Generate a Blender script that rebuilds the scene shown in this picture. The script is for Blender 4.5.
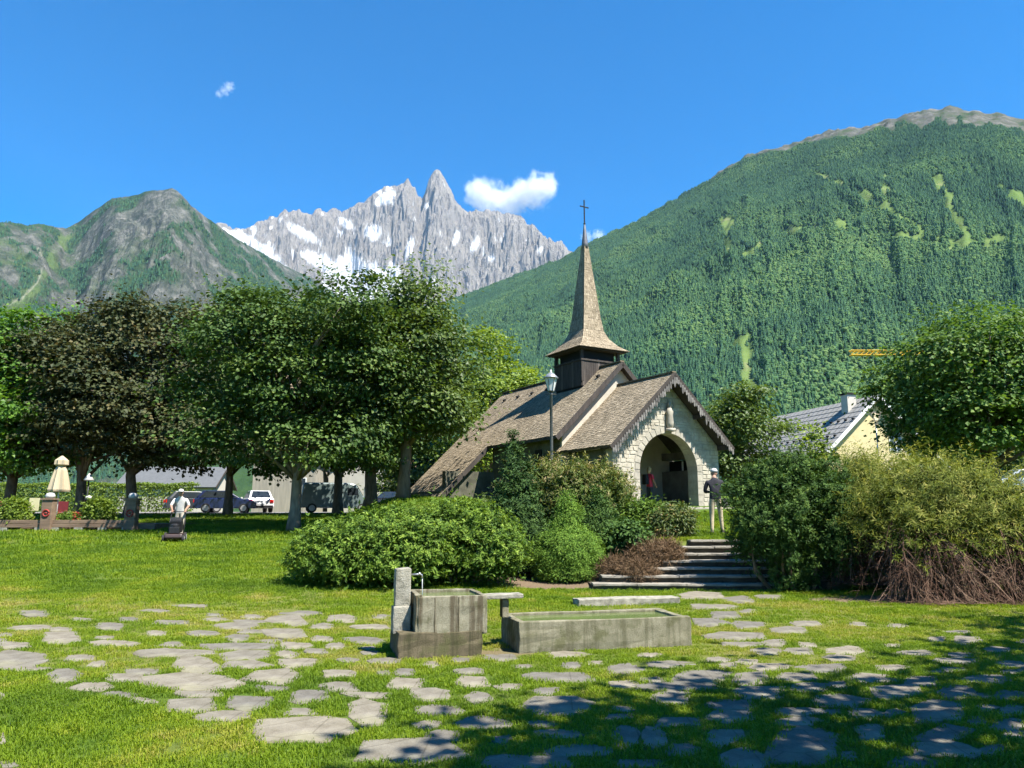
import bpy, bmesh, math, random
import numpy as np
from mathutils import Vector, Matrix

for _o in list(bpy.data.objects): bpy.data.objects.remove(_o)
scene = bpy.context.scene
COL = scene.collection
R = math.radians

# ------------------------------------------------------------------ camera, sky, sun, exposure
F_PX, HORIZON = 760.0, 515.0
PITCH = math.atan((HORIZON - 384) / F_PX)
EYE = 1.6
HAZE = 1.9e-5
cam_data = bpy.data.cameras.new('camera')
cam = bpy.data.objects.new('camera', cam_data); COL.objects.link(cam)
cam.location = (0, 0, EYE); cam.rotation_euler = (math.pi / 2 + PITCH, 0, 0)
cam_data.sensor_width = 36; cam_data.lens = 36 * F_PX / 1024
cam_data.clip_start = 0.1; cam_data.clip_end = 60000
scene.camera = cam

SUN_EL = R(57); SUN_AZ = R(127)            # azimuth clockwise from +Y
world = bpy.data.worlds.new('World'); scene.world = world; world.use_nodes = True
wn = world.node_tree.nodes; wl = world.node_tree.links
sky = wn.new('ShaderNodeTexSky'); sky.sky_type = 'NISHITA'; sky.sun_disc = False
sky.sun_elevation = SUN_EL; sky.sun_rotation = SUN_AZ
sky.altitude = 1000; sky.air_density = 1.0; sky.dust_density = 0.05; sky.ozone_density = 3.0
bg = wn['Background']; bg.inputs['Strength'].default_value = 0.060
hs = wn.new('ShaderNodeHueSaturation'); hs.inputs['Saturation'].default_value = 1.52
wl.new(sky.outputs[0], hs.inputs['Color']); wl.new(hs.outputs[0], bg.inputs['Color'])
sun_data = bpy.data.lights.new('sun', 'SUN'); sun_data.energy = 3.7; sun_data.angle = R(0.5)
sun_data.color = (1.0, 0.95, 0.86)
sun = bpy.data.objects.new('sun', sun_data); COL.objects.link(sun)
sd = Vector((math.sin(SUN_AZ) * math.cos(SUN_EL), math.cos(SUN_AZ) * math.cos(SUN_EL), math.sin(SUN_EL)))
sun.rotation_euler = (-sd).to_track_quat('-Z', 'Y').to_euler(); sun.location = sd * 60
vs = scene.view_settings
scene.display_settings.display_device = 'sRGB'
vs.view_transform = 'Standard'; vs.look = 'None'; vs.exposure = 2.0; vs.gamma = 1.0; vs.use_curve_mapping = False
cy = scene.cycles
cy.use_denoising = True
try: cy.denoiser = 'OPENIMAGEDENOISE'
except Exception: pass
cy.max_bounces = 8; cy.diffuse_bounces = 3; cy.glossy_bounces = 3; cy.transmission_bounces = 6
cy.transparent_max_bounces = 8; cy.volume_bounces = 2; cy.volume_max_steps = 128
cy.use_adaptive_sampling = True; cy.adaptive_threshold = 0.02
cy.caustics_reflective = False; cy.caustics_refractive = False

# ------------------------------------------------------------------ helpers
def pixel_ray(px, py):
    a = (px - 512) / F_PX; b = (384 - py) / F_PX
    c, s = math.cos(PITCH), math.sin(PITCH)
    return np.array([a, c - b * s, s + b * c])

def to_pixel(P):
    P = np.asarray(P, float); c, s = math.cos(PITCH), math.sin(PITCH)
    x, y, z = P[..., 0], P[..., 1], P[..., 2] - EYE
    d = np.maximum(y * c + z * s, 1e-3); v = -y * s + z * c
    return 512 + F_PX * x / d, 384 - F_PX * v / d

def sstep(a, b, x):
    t = np.clip((np.asarray(x, float) - a) / (b - a), 0, 1); return t * t * (3 - 2 * t)

_rng0 = np.random.default_rng(7)
_PERM = np.concatenate([_rng0.permutation(512)] * 2)
_GR = _rng0.normal(size=(512, 2)); _GR /= np.linalg.norm(_GR, axis=1)[:, None]
def perlin(x, y):
    x = np.asarray(x, float); y = np.asarray(y, float)
    xi = np.floor(x).astype(int); yi = np.floor(y).astype(int); xf = x - xi; yf = y - yi
    u = xf ** 3 * (xf * (xf * 6 - 15) + 10); v = yf ** 3 * (yf * (yf * 6 - 15) + 10)
    def gr(i, j, dx, dy):
        g = _GR[_PERM[(_PERM[i & 511] + j) & 511]]; return g[..., 0] * dx + g[..., 1] * dy
    a = gr(xi, yi, xf, yf); b = gr(xi + 1, yi, xf - 1, yf)
    c = gr(xi, yi + 1, xf, yf - 1); d = gr(xi + 1, yi + 1, xf - 1, yf - 1)
    return (a + u * (b - a)) * (1 - v) + (c + u * (d - c)) * v
def fbm(x, y, o=5, lac=2.03, gain=.5):
    s = 0; a = 1; f = 1
    for i in range(o): s = s + a * perlin(x * f + 17.3 * i, y * f - 9.1 * i); a *= gain; f *= lac
    return s
def ridged(x, y, o=5, lac=2.1, gain=.55):
    s = 0; a = 1; f = 1
    for i in range(o): s = s + a * (1 - 2 * np.abs(perlin(x * f + 31.7 * i, y * f + 5.3 * i))); a *= gain; f *= lac
    return s

def link(o, parent=None):
    COL.objects.link(o)
    if parent is not None: o.parent = parent
    return o
def tag(o, label, cat=None, group=None, kind=None):
    if label: o['label'] = label
    if cat: o['category'] = cat
    if group: o['group'] = group
    if kind: o['kind'] = kind
    return o
def empty(name, loc=(0, 0, 0), rz=0):
    o = bpy.data.objects.new(name, None); o.empty_display_size = .2
    o.location = loc; o.rotation_euler = (0, 0, rz); COL.objects.link(o); return o
def copy_tree(o, parent=None):
    c = o.copy(); COL.objects.link(c); c.parent = parent
    for ch in o.children: copy_tree(ch, c)
    return c

def np_mesh(name, V, F, mats=(), attrs=None, smooth=False):
    """fast mesh from arrays; F is (n,3) or (n,4)"""
    V = np.asarray(V, np.float32); F = np.asarray(F, np.int32)
    me = bpy.data.meshes.new(name); k = F.shape[1]
    me.vertices.add(len(V)); me.vertices.foreach_set('co', V.ravel())
    me.loops.add(F.size); me.loops.foreach_set('vertex_index', F.ravel())
    me.polygons.add(len(F)); me.polygons.foreach_set('loop_start', np.arange(0, F.size, k, dtype=np.int32))
    me.polygons.foreach_set('loop_total', np.full(len(F), k, np.int32))
    me.polygons.foreach_set('use_smooth', np.full(len(F), bool(smooth)))
    for n, a in (attrs or {}).items():
        at = me.attributes.new(n, 'FLOAT', 'POINT'); at.data.foreach_set('value', np.asarray(a, np.float32))
    for m in mats: me.materials.append(m)
    me.update(calc_edges=True); me.validate(); return me

class MB:
    """collects shapes into one mesh"""
    def __init__(self): self.v = []; self.f = []; self.m = []
    def add(self, V, F, mi=0):
        n = len(self.v); self.v.extend([tuple(map(float, p)) for p in V])
        self.f.extend([tuple(i + n for i in q) for q in F]); self.m.extend([mi] * len(F)); return self
    def box(self, c, s, rz=0, mi=0, rx=0, ry=0, taper=1.0):
        hx, hy, hz = s[0] / 2, s[1] / 2, s[2] / 2
        M = Matrix.Rotation(rz, 3, 'Z') @ Matrix.Rotation(ry, 3, 'Y') @ Matrix.Rotation(rx, 3, 'X')
        P = [(-hx, -hy, -hz), (hx, -hy, -hz), (hx, hy, -hz), (-hx, hy, -hz)]
        P += [(-hx * taper, -hy * taper, hz), (hx * taper, -hy * taper, hz), (hx * taper, hy * taper, hz), (-hx * taper, hy * taper, hz)]
        P = [M @ Vector(p) + Vector(c) for p in P]
        return self.add(P, [(0, 3, 2, 1), (4, 5, 6, 7), (0, 1, 5, 4), (1, 2, 6, 5), (2, 3, 7, 6), (3, 0, 4, 7)], mi)
    def tube(self, pts, rad, n=8, mi=0, cap=True):
        pts = [Vector(p) for p in pts]
        if not hasattr(rad, '__len__'): rad = [rad] * len(pts)
        V = []; F = []; up = Vector((0.0123, 0.321, 1)).normalized()
        for i, p in enumerate(pts):
            d = (pts[min(i + 1, len(pts) - 1)] - pts[max(i - 1, 0)]).normalized()
            a = d.cross(up)
            if a.length < 1e-3: a = d.cross(Vector((1, 0, 0)))
            a.normalize(); b = d.cross(a)
            for k in range(n):
                t = 2 * math.pi * k / n; V.append(p + (a * math.cos(t) + b * math.sin(t)) * rad[i])
        for i in range(len(pts) - 1):
            for k in range(n):
                k2 = (k + 1) % n; F.append((i * n + k, i * n + k2, (i + 1) * n + k2, (i + 1) * n + k))
        if cap:
            F.append(tuple(range(n))); F.append(tuple(range((len(pts) - 1) * n + n - 1, (len(pts) - 1) * n - 1, -1)))
        return self.add(V, F, mi)
    def lathe(self, prof, c=(0, 0, 0), n=16, mi=0, sx=1, sy=1):
        V = []; F = []
        for r, z in prof:
            for k in range(n):
                t = 2 * math.pi * k / n; V.append((c[0] + r * sx * math.cos(t), c[1] + r * sy * math.sin(t), c[2] + z))
        for i in range(len(prof) - 1):
            for k in range(n):
                k2 = (k + 1) % n; F.append((i * n + k, i * n + k2, (i + 1) * n + k2, (i + 1) * n + k))
        F.append(tuple(range(n - 1, -1, -1))); F.append(tuple(range((len(prof) - 1) * n, len(prof) * n)))
        return self.add(V, F, mi)
    def ball(self, c, r, n=12, m=8, mi=0, s=(1, 1, 1)):
        V = []; F = []
        for i in range(m + 1):
            a = math.pi * i / m
            for k in range(n):
                t = 2 * math.pi * k / n
                V.append((c[0] + r * s[0] * math.sin(a) * math.cos(t), c[1] + r * s[1] * math.sin(a) * math.sin(t), c[2] + r * s[2] * math.cos(a)))
        for i in range(m):
            for k in range(n):
                k2 = (k + 1) % n; F.append((i * n + k, (i + 1) * n + k, (i + 1) * n + k2, i * n + k2))
        return self.add(V, F, mi)
    def prism(self, poly, axis, a, b, mi=0):
        """2-D polygon extruded along an axis: 'x' poly=(y,z), 'y' poly=(x,z), 'z' poly=(x,y)"""
        def P(p, t): return (t, p[0], p[1]) if axis == 'x' else (p[0], t, p[1]) if axis == 'y' else (p[0], p[1], t)
        n = len(poly); V = [P(p, a) for p in poly] + [P(p, b) for p in poly]
        F = [tuple(range(n - 1, -1, -1)), tuple(range(n, 2 * n))] + [(k, (k + 1) % n, n + (k + 1) % n, n + k) for k in range(n)]
        return self.add(V, F, mi)
    def build(self, name, mats, parent=None, smooth=False, bevel=0, loc=None):
        me = bpy.data.meshes.new(name); me.from_pydata(self.v, [], self.f)
        for m in (mats if isinstance(mats, (list, tuple)) else [mats]): me.materials.append(m)
        me.polygons.foreach_set('material_index', self.m)
        bm = bmesh.new(); bm.from_mesh(me); bmesh.ops.recalc_face_normals(bm, faces=bm.faces)
        if bevel:
            bmesh.ops.bevel(bm, geom=[e for e in bm.edges if e.is_manifold and e.calc_face_angle(0) > .5], offset=bevel, segments=2, profile=.6, affect='EDGES', clamp_overlap=True)
        bm.to_mesh(me); bm.free()
        if smooth: me.polygons.foreach_set('use_smooth', [True] * len(me.polygons))
        me.update()
        o = bpy.data.objects.new(name, me); link(o, parent)
        if loc: o.location = loc
        return o

def roughen(o, amp, scale, seed=0, cuts=3):
    """subdivide and push the surface about: hewn stone, weathered timber"""
    bm = bmesh.new(); bm.from_mesh(o.data)
    if cuts: bmesh.ops.subdivide_edges(bm, edges=[e for e in bm.edges if e.calc_length() > 2.2 * scale], cuts=cuts, use_grid_fill=True)
    from mathutils import noise
    bm.normal_update()
    for v in bm.verts:
        q = v.co / scale + Vector((seed * 3.7, seed * 1.3, 0))
        v.co += noise.noise_vector(q) * amp + noise.noise_vector(q * 2.7) * amp * .45
    bm.to_mesh(o.data); bm.free(); o.data.update()

# ------------------------------------------------------------------ materials
def new_mat(name):
    m = bpy.data.materials.new(name); m.use_nodes = True
    nt = m.node_tree; return m, nt, nt.nodes['Principled BSDF'], nt.nodes['Material Output']
def ramp(nt, fac, stops):
    r = nt.nodes.new('ShaderNodeValToRGB'); e = r.color_ramp.elements
    while len(e) < len(stops): e.new(0.5)
    for i, (p, c) in enumerate(stops): e[i].position = p; e[i].color = (*c, 1)
    nt.links.new(fac, r.inputs[0]); return r.outputs[0]
def tex(nt, kind, scale, detail=4, rough=.55, coord='Object', stretch=None, **kw):
    tc = nt.nodes.new('ShaderNodeTexCoord'); out = tc.outputs[coord]
    if stretch:
        mp = nt.nodes.new('ShaderNodeMapping'); mp.inputs['Scale'].default_value = stretch
        nt.links.new(out, mp.inputs[0]); out = mp.outputs[0]
    t = nt.nodes.new('ShaderNodeTex' + kind); nt.links.new(out, t.inputs['Vector'])
    t.inputs['Scale'].default_value = scale
    if kind == 'Noise': t.inputs['Detail'].default_value = detail; t.inputs['Roughness'].default_value = rough
    return t
def mix(nt, fac, a, b, mode='MIX'):
    n = nt.nodes.new('ShaderNodeMix'); n.data_type = 'RGBA'; n.blend_type = mode
    for s, v in ((n.inputs[0], fac), (n.inputs[6], a), (n.inputs[7], b)):
        if isinstance(v, (int, float)): s.default_value = v
        elif isinstance(v, tuple): s.default_value = (*v, 1)
        else: nt.links.new(v, s)
    return n.outputs[2]
def bump(nt, bsdf, h, strength=.4, dist=.02):
    b = nt.nodes.new('ShaderNodeBump'); b.inputs['Strength'].default_value = strength; b.inputs['Distance'].default_value = dist
    nt.links.new(h, b.inputs['Height']); nt.links.new(b.outputs[0], bsdf.inputs['Normal'])
def pmat(name, c1, c2=None, scale=6, rough=.8, bmp=0, bscale=None, metal=0, rand=0, stretch=None, detail=5, spec=.3, c3=None):
    m, nt, b, out = new_mat(name)
    b.inputs['Roughness'].default_value = rough; b.inputs['Metallic'].default_value = metal
    b.inputs['Specular IOR Level'].default_value = spec
    c2 = c2 or tuple(x * .75 for x in c1)
    t = tex(nt, 'Noise', scale, detail, stretch=stretch)
    stops = [(.32, c2), (.66, c1)] if c3 is None else [(.28, c2), (.5, c1), (.72, c3)]
    col = ramp(nt, t.outputs[0], stops)
    if rand:
        oi = nt.nodes.new('ShaderNodeObjectInfo')
        v = ramp(nt, oi.outputs['Random'], [(0, (1 - rand,) * 3), (1, (1 + rand * .4, 1 + rand * .38, 1 + rand * .34))])
        col = mix(nt, 1.0, col, v, 'MULTIPLY')
    nt.links.new(col, b.inputs['Base Color'])
    if bmp:
        t2 = tex(nt, 'Noise', bscale or scale * 4, 6, .65, stretch=stretch); bump(nt, b, t2.outputs[0], bmp)
    return m
def leaf_mat(name, stops, trans=.35, rough=.5, spec=.35, tcol=None, attr='tint', instancer=False):
    m, nt, b, out = new_mat(name)
    a = nt.nodes.new('ShaderNodeAttribute'); a.attribute_name = attr
    if instancer: a.attribute_type = 'INSTANCER'
    col = ramp(nt, a.outputs['Fac'], stops)
    nt.links.new(col, b.inputs['Base Color']); b.inputs['Roughness'].default_value = rough
    b.inputs['Specular IOR Level'].default_value = spec
    if trans:
        tr = nt.nodes.new('ShaderNodeBsdfTranslucent')
        tc = mix(nt, 1.0, col, tcol or (1.35, 1.3, .55), 'MULTIPLY'); nt.links.new(tc, tr.inputs[0])
        mx = nt.nodes.new('ShaderNodeMixShader'); mx.inputs[0].default_value = trans
        nt.links.new(b.outputs[0], mx.inputs[1]); nt.links.new(tr.outputs[0], mx.inputs[2]); nt.links.new(mx.outputs[0], out.inputs[0])
    return m

# ------------------------------------------------------------------ terrain height
STAIR_Y0, STAIR_Y1, STAIR_RISE = 16.86, 19.10, 0.143
def ground_z(x, y):
    x = np.asarray(x, float); y = np.asarray(y, float)
    y0 = 12.5 + 4.0 * sstep(-5, 1.5, x)
    s = y - y0; rise = np.where(s > 0, .052 * np.sqrt(s * s + .6) - .04, 0); rise = np.maximum(rise, 0)
    top = .052 * (43 - y0)
    z = np.where(y < 43, rise, top + .0135 * np.clip(y - 43, 0, 19))
    prof = .87 * sstep(16.4, 19.3, y) + .40 * sstep(19.3, 27, y)
    xl = 1.4 - 3.5 * sstep(18, 23, y) - 7 * sstep(25, 33, y)
    bumpx = sstep(0, 1, (x - xl) / (2.6 + 2 * sstep(20, 30, y)))
    z = z + prof * bumpx * (1 - sstep(50, 75, y))
    z = z - .30 * sstep(16.7, 17.2, y) * (1 - sstep(18.95, 19.5, y)) * sstep(2.4, 3.2, x + .6 * (17.5 - y)) * (1 - sstep(6.6, 7.4, x))
    z = z + .012 * perlin(x * .9, y * .9) * (np.abs(x) < 60) * sstep(7, 12, y)
    return z
def gz(x, y): return float(ground_z(x, y))
def on_ground(px, py, dz=0.0):
    """where the ray through a picture point meets the terrain"""
    d = pixel_ray(px, py); t = np.concatenate([np.arange(2, 80, .05), np.arange(80, 3000, 2)])
    P = d[None, :] * t[:, None]; z = P[:, 2] + EYE
    k = np.nonzero(z <= ground_z(P[:, 0], P[:, 1]) + dz)[0]
    i = k[0] if len(k) else 1600
    return float(P[i, 0]), float(P[i, 1]), gz(P[i, 0], P[i, 1])
def at_depth(px, py, y):
    d = pixel_ray(px, py); P = d * (y / d[1]); return float(P[0]), float(P[1]), float(P[2] + EYE)
# ================================================================== SETTING: ground
def axis(fine0, fine1, step, lo, hi):
    a = list(np.arange(fine0, fine1 + 1e-6, step)); s = step; x = fine1
    while x < hi: s *= 1.22; x += s; a.append(min(x, hi))
    s = step; x = fine0; b = []
    while x > lo: s *= 1.22; x -= s; b.append(max(x, lo))
    return np.array(b[::-1] + a)
gx = axis(-22, 18, .28, -5400, 5400); gy = axis(2, 36, .28, -700, 9350)
GX, GY = np.meshgrid(gx, gy); GZ = ground_z(GX, GY)
nx, ny = len(gx), len(gy)
ii = np.arange(nx * ny).reshape(ny, nx)
GF = np.stack([ii[:-1, :-1], ii[:-1, 1:], ii[1:, 1:], ii[1:, :-1]], -1).reshape(-1, 4)
# bare soil: under the shrubs on the mound; worn thin grass around the paving
def soil_mask(x, y):
    n = fbm(x * .8, y * .8, 3)
    m = sstep(.35, .75, sstep(16.6, 17.6, y) * (1 - sstep(18.5, 19.6, y) * sstep(3, 4, x)) * (1 - sstep(20.5, 22, y)) * sstep(-2, .5, x) * (1 - sstep(15, 17, x)) * 1.2 + n * .3)
    e = 1 - np.sqrt(((x - 7.3) / 1.7) ** 2 + ((y - 15.1) / .85) ** 2)
    m = np.maximum(m, sstep(-.15, .4, e + n * .45))
    e = 1 - np.sqrt(((x + .15) / .55) ** 2 + ((y - 9.35) / .35) ** 2)
    return np.maximum(m, .8 * sstep(-.1, .5, e + n * .3))
def dry_mask(x, y):
    n = fbm(x * .55 + 4, y * .75, 4)
    band = sstep(7.5, 9.5, y + .0 * x) * (1 - sstep(13.5, 17, y))
    return np.clip(.15 + band * .55 + n * .75 - .35 * sstep(16, 22, y) * (n < .2), 0, 1)
m_ground, nt, b, _ = new_mat('lawn_ground')
sa = nt.nodes.new('ShaderNodeAttribute'); sa.attribute_name = 'soil'
da = nt.nodes.new('ShaderNodeAttribute'); da.attribute_name = 'dry'
n1 = tex(nt, 'Noise', 9, 8, .7); n2 = tex(nt, 'Noise', 60, 6, .7)
g1 = ramp(nt, n1.outputs[0], [(.3, (.045, .085, .010)), (.7, (.08, .13, .016))])
g2 = ramp(nt, n2.outputs[0], [(.3, (.10, .11, .025)), (.7, (.17, .16, .05))])
col = mix(nt, da.outputs['Fac'], g1, g2)
soil = ramp(nt, n2.outputs[0], [(.3, (.085, .06, .038)), (.7, (.20, .15, .10))])
col = mix(nt, sa.outputs['Fac'], col, soil)
nt.links.new(col, b.inputs['Base Color']); b.inputs['Roughness'].default_value = .95; b.inputs['Specular IOR Level'].default_value = .1
bump(nt, b, n2.outputs[0], .6, .03)
me = np_mesh('lawn', np.stack([GX, GY, GZ], -1).reshape(-1, 3), GF, [m_ground],
             {'soil': soil_mask(GX, GY).ravel(), 'dry': dry_mask(GX, GY).ravel()}, smooth=True)
lawn = link(bpy.data.objects.new('lawn', me)); tag(lawn, 'sunny green lawn with flagstones sunk in the grass', kind='structure')

# road / parking in front of the far houses
m_asph = pmat('asphalt', (.20, .19, .18), (.14, .135, .13), 3, .9, .3, 60)
def strip(name, poly_x, ys, mat, lift, label):
    V = []; F = []
    xs = np.linspace(*poly_x, 60); yy = np.linspace(*ys, 8)
    X, Y = np.meshgrid(xs, yy); Z = ground_z(X, Y) + lift
    k = np.arange(X.size).reshape(X.shape)
    F = np.stack([k[:-1, :-1], k[:-1, 1:], k[1:, 1:], k[1:, :-1]], -1).reshape(-1, 4)
    o = link(bpy.data.objects.new(name, np_mesh(name, np.stack([X, Y, Z], -1).reshape(-1, 3), F, [mat])))
    tag(o, label, kind='structure'); return o
strip('car_park', (-48, 1), (50.5, 59), m_asph, .03, 'pale asphalt car park beyond the lawn trees')
strip('street', (8, 60), (44, 50), m_asph, .03, 'asphalt street behind the shrubs on the right')

# ================================================================== SETTING: mountains
def skyline(pts):
    az = []; te = []
    for px, py in pts:
        d = pixel_ray(px, py); az.append(math.atan2(d[0], d[1])); te.append(d[2] / math.hypot(d[0], d[1]))
    return np.array(az), np.array(te)
def px_az(px): return math.atan((px - 512) / F_PX / (math.cos(PITCH)))
def polar_grid(az, rr):
    """az (n,), rr (n,m) distances -> x, y"""
    return rr * np.sin(az)[:, None], rr * np.cos(az)[:, None]
def grid_faces(n, m):
    k = np.arange(n * m).reshape(n, m)
    return np.stack([k[:-1, :-1], k[1:, :-1], k[1:, 1:], k[:-1, 1:]], -1).reshape(-1, 4)
def poly_dist(px, py, line):
    d = np.full(px.shape, 1e9)
    for (x0, y0), (x1, y1) in zip(line[:-1], line[1:]):
        L = (x1 - x0) ** 2 + (y1 - y0) ** 2
        t = np.clip(((px - x0) * (x1 - x0) + (py - y0) * (y1 - y0)) / L, 0, 1)
        d = np.minimum(d, np.hypot(px - x0 - t * (x1 - x0), py - y0 - t * (y1 - y0)))
    return d

# --- right: forested mountain
sk3 = [(150, 440), (300, 375), (380, 330), (440, 303), (500, 280), (560, 258), (600, 236), (640, 218), (680, 195), (720, 170), (745, 154), (790, 142), (830, 129),
       (870, 123), (910, 112), (945, 104.5), (980, 109), (1024, 117), (1120, 128), (1250, 170), (1500, 260)]
a3, e3 = skyline(sk3)
az3 = np.linspace(a3[0], a3[-1], 520)
te3 = np.interp(az3, a3, e3) + .0030 * fbm(az3 * 70, az3 * 0 + 3, 5)
rR3 = np.interp(az3, [a3[0], px_az(440), px_az(600), px_az(945), a3[-1]], [4600, 4200, 3500, 2700, 2600])
R0_3 = 900.0
sp_az, sp_te = skyline([(560, 360), (640, 306), (700, 272), (760, 246), (830, 224), (865, 232), (920, 258), (980, 274), (1060, 300), (1150, 340)])
def z3(azv, r):
    """height of the forested mountain at azimuth, distance"""
    te = np.interp(azv, az3, te3); rr = np.interp(azv, az3, rR3); zr = te * rr
    t = (r - R0_3) / (rr - R0_3)
    z = np.where(t <= 1, zr * np.clip(t, 0, 1) ** 1.06, zr * np.maximum(1 - (t - 1) * 1.4, 0))
    st = np.interp(azv, sp_az, sp_te, left=0, right=0); rs = 1750.0; zs = st * rs
    spur = np.where(r < rs, zs * np.clip((r - R0_3) / (rs - R0_3), 0, 1) ** .95, zs - (r - rs) * .35)
    z = np.maximum(z, spur)
    amp = np.sin(np.pi * np.clip(t, 0, 1)) ** .8
    x = r * np.sin(azv); y = r * np.cos(azv)
    g = ridged(azv * 14 + fbm(x / 700, y / 700, 3) * .8, r / 1500, 4)
    z = z + amp * (g * 34 - 20 + 46 * fbm(x / 430 + 3, y / 430, 5))
    z = z + np.where(t > .9, 16 * fbm(x / 55, y / 55, 5), 0) * np.clip((t - .9) * 20, 0, 1) * (t < 1.05)
    return z
m3n = 230
tt = np.concatenate([np.linspace(-.15, 1, m3n - 24), np.linspace(1, 1.55, 25)[1:]])
RR = R0_3 + tt[None, :] * (rR3[:, None] - R0_3)
X3, Y3 = polar_grid(az3, RR); AZ = np.repeat(az3[:, None], RR.shape[1], 1); Z3 = z3(AZ, RR) - 6
CLEAR = [([(744, 342), (748, 380), (757, 412)], 6.5), ([(727, 222), (727, 245)], 5), ([(935, 168), (948, 195), (958, 222), (972, 242)], 3.6), ([(884, 178), (887, 206)], 3),
         ([(784, 232), (832, 222), (850, 230)], 2.6), ([(948, 242), (1000, 241)], 4.5), ([(1000, 190), (1024, 204)], 3.5), ([(726, 262), (760, 246)], 2),
         ([(835, 182), (880, 205), (930, 235), (970, 248)], 2.0), ([(900, 236), (950, 246)], 2.2), ([(800, 168), (870, 196)], 1.6)]
def masks3(P):
    px, py = to_pixel(P); rough = fbm(px * .07, py * .07, 3)
    cl = np.zeros(px.shape)
    for line, w in CLEAR: cl = np.maximum(cl, sstep(w * 1.5, w * .4, poly_dist(px, py, line) + rough * 9 + 3 * np.abs(fbm(px * .25, py * .25, 3))))
    sky_y = np.interp(px, [p[0] for p in sk3], [p[1] for p in sk3])
    th = np.interp(px, [640, 745, 800, 870, 945, 1024, 1200], [0, 4, 6, 9, 16, 12, 16])
    rock = sstep(1.25, .75, (py - sky_y) / np.maximum(th, .1) + rough * .9) * (px > 700)
    return cl, rock
P3 = np.stack([X3, Y3, Z3], -1); cl3, rk3 = masks3(P3)
m3, nt, b, _ = new_mat('mountain_forest_floor')
ca = nt.nodes.new('ShaderNodeAttribute'); ca.attribute_name = 'clear'
ra = nt.nodes.new('ShaderNodeAttribute'); ra.attribute_name = 'rock'
nn = tex(nt, 'Noise', .02, 8, .7); nf = tex(nt, 'Noise', .006, 6, .6)
base = ramp(nt, nn.outputs[0], [(.3, (.018, .04, .018)), (.7, (.04, .075, .025))])
mead = ramp(nt, nn.outputs[0], [(.3, (.07, .12, .032)), (.55, (.11, .16, .05)), (.75, (.20, .185, .11))])
rock = ramp(nt, nn.outputs[0], [(.36, (.05, .07, .036)), (.52, (.085, .085, .072)), (.68, (.15, .145, .13))])
col = mix(nt, ca.outputs['Fac'], base, mead); col = mix(nt, ra.outputs['Fac'], col, rock)
nt.links.new(col, b.inputs['Base Color']); b.inputs['Roughness'].default_value = 1; b.inputs['Specular IOR Level'].default_value = 0
bump(nt, b, nn.outputs[0], .8, 8)
mountain_r = link(bpy.data.objects.new('mountain', np_mesh('mountain', P3.reshape(-1, 3), grid_faces(*X3.shape), [m3], {'clear': cl3.ravel(), 'rock': rk3.ravel()}, True)))
tag(mountain_r, 'large forested mountain with bare rocky top on the right', kind='structure')

# --- centre: granite needles with snow
sk2 = [(120, 255), (180, 240), (218, 227), (232, 230), (248, 229), (258, 222), (266, 221), (272, 217), (277, 219), (284, 214), (290, 218), (300, 215), (310, 218), (318, 212), (326, 215), (332, 211), (340, 215), (350, 212),
       (360, 208), (370, 201), (378, 194), (386, 190), (392, 189), (398, 186), (404, 185), (408, 180), (411, 186), (415, 191), (419, 202), (422, 203), (425, 196), (428, 186), (432, 177), (436, 172), (440, 173.5), (443, 180), (447, 188),
       (450, 192), (455, 201), (460, 208), (463, 215), (468, 216), (474, 213), (480, 215), (486, 212), (491, 214), (497, 213), (503, 217), (509, 216), (516, 219), (521, 219), (527, 226), (534, 229), (540, 235), (546, 236), (553, 242), (562, 246), (570, 254), (600, 275), (660, 310)]
a2, e2 = skyline(sk2)
az2 = np.linspace(a2[0], a2[-1], 760)
te2 = np.interp(az2, a2, e2) + .0017 * fbm(az2 * 210, az2 * 0 + 8, 5, 2.2, .6)
n2r = 300; R0_2, RR_2 = 5600.0, 8200.0
t2 = np.concatenate([np.linspace(0, 1, n2r), np.linspace(1, 1.35, 22)[1:]])
r2 = R0_2 + t2 * (RR_2 - R0_2)
T = np.repeat(t2[None, :], len(az2), 0); A = np.repeat(az2[:, None], len(t2), 1); RRm = np.repeat(r2[None, :], len(az2), 0)
zr = (te2 * RR_2)[:, None]
# smoothed massif low down, exact skyline at the crest: the needles are steep towers on it
ker = np.exp(-np.linspace(-2.2, 2.2, 91) ** 2); ker /= ker.sum()
zs = np.convolve(np.pad(te2 * RR_2, 45, mode='edge'), ker, mode='valid')[:, None]
zlow = np.minimum(zs, zr * 1.02)
wt = sstep(.72, .98, T)
zz = (zlow * (1 - wt) + zr * wt) * np.where(T <= 1, .42 * np.clip(T, 0, 1) ** .8 + .58 * np.clip(T, 0, 1) ** 2.3, np.maximum(1 - (T - 1) * 2.2, 0))
Xm, Ym = RRm * np.sin(A), RRm * np.cos(A)
wx = fbm(Xm / 700 + 3, Ym / 700, 4); wy = fbm(Xm / 700 - 8, Ym / 700 + 5, 4)
env = np.clip(1 - np.abs(T - .55) / .47, 0, 1) ** .5
env2 = np.clip((1 - T) / .07, 0, 1) * (T < 1)
but = ridged(Xm / 520 + .75 * wx + Ym / 2600, Ym / 900 + .75 * wy, 6, 2.07, .58)
but2 = ridged(Xm / 150 + .9 * wy + 7, Ym / 330 + .9 * wx, 4, 2.1, .6)
zz = zz + env * (but * 300 - 250) + env2 * (T > .06) * (but2 * 120 - 95 + 55 * fbm(Xm / 60, Ym / 80, 4))
P2 = np.stack([Xm, Ym, zz], -1)
px2, py2 = to_pixel(P2)
nzs = fbm(Xm / 260, Ym / 260, 5)
gzx = np.gradient(zz, axis=1) / np.gradient(RRm, axis=1)
nz2 = fbm(Xm / 90 + 4, Ym / 140, 4)
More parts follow.
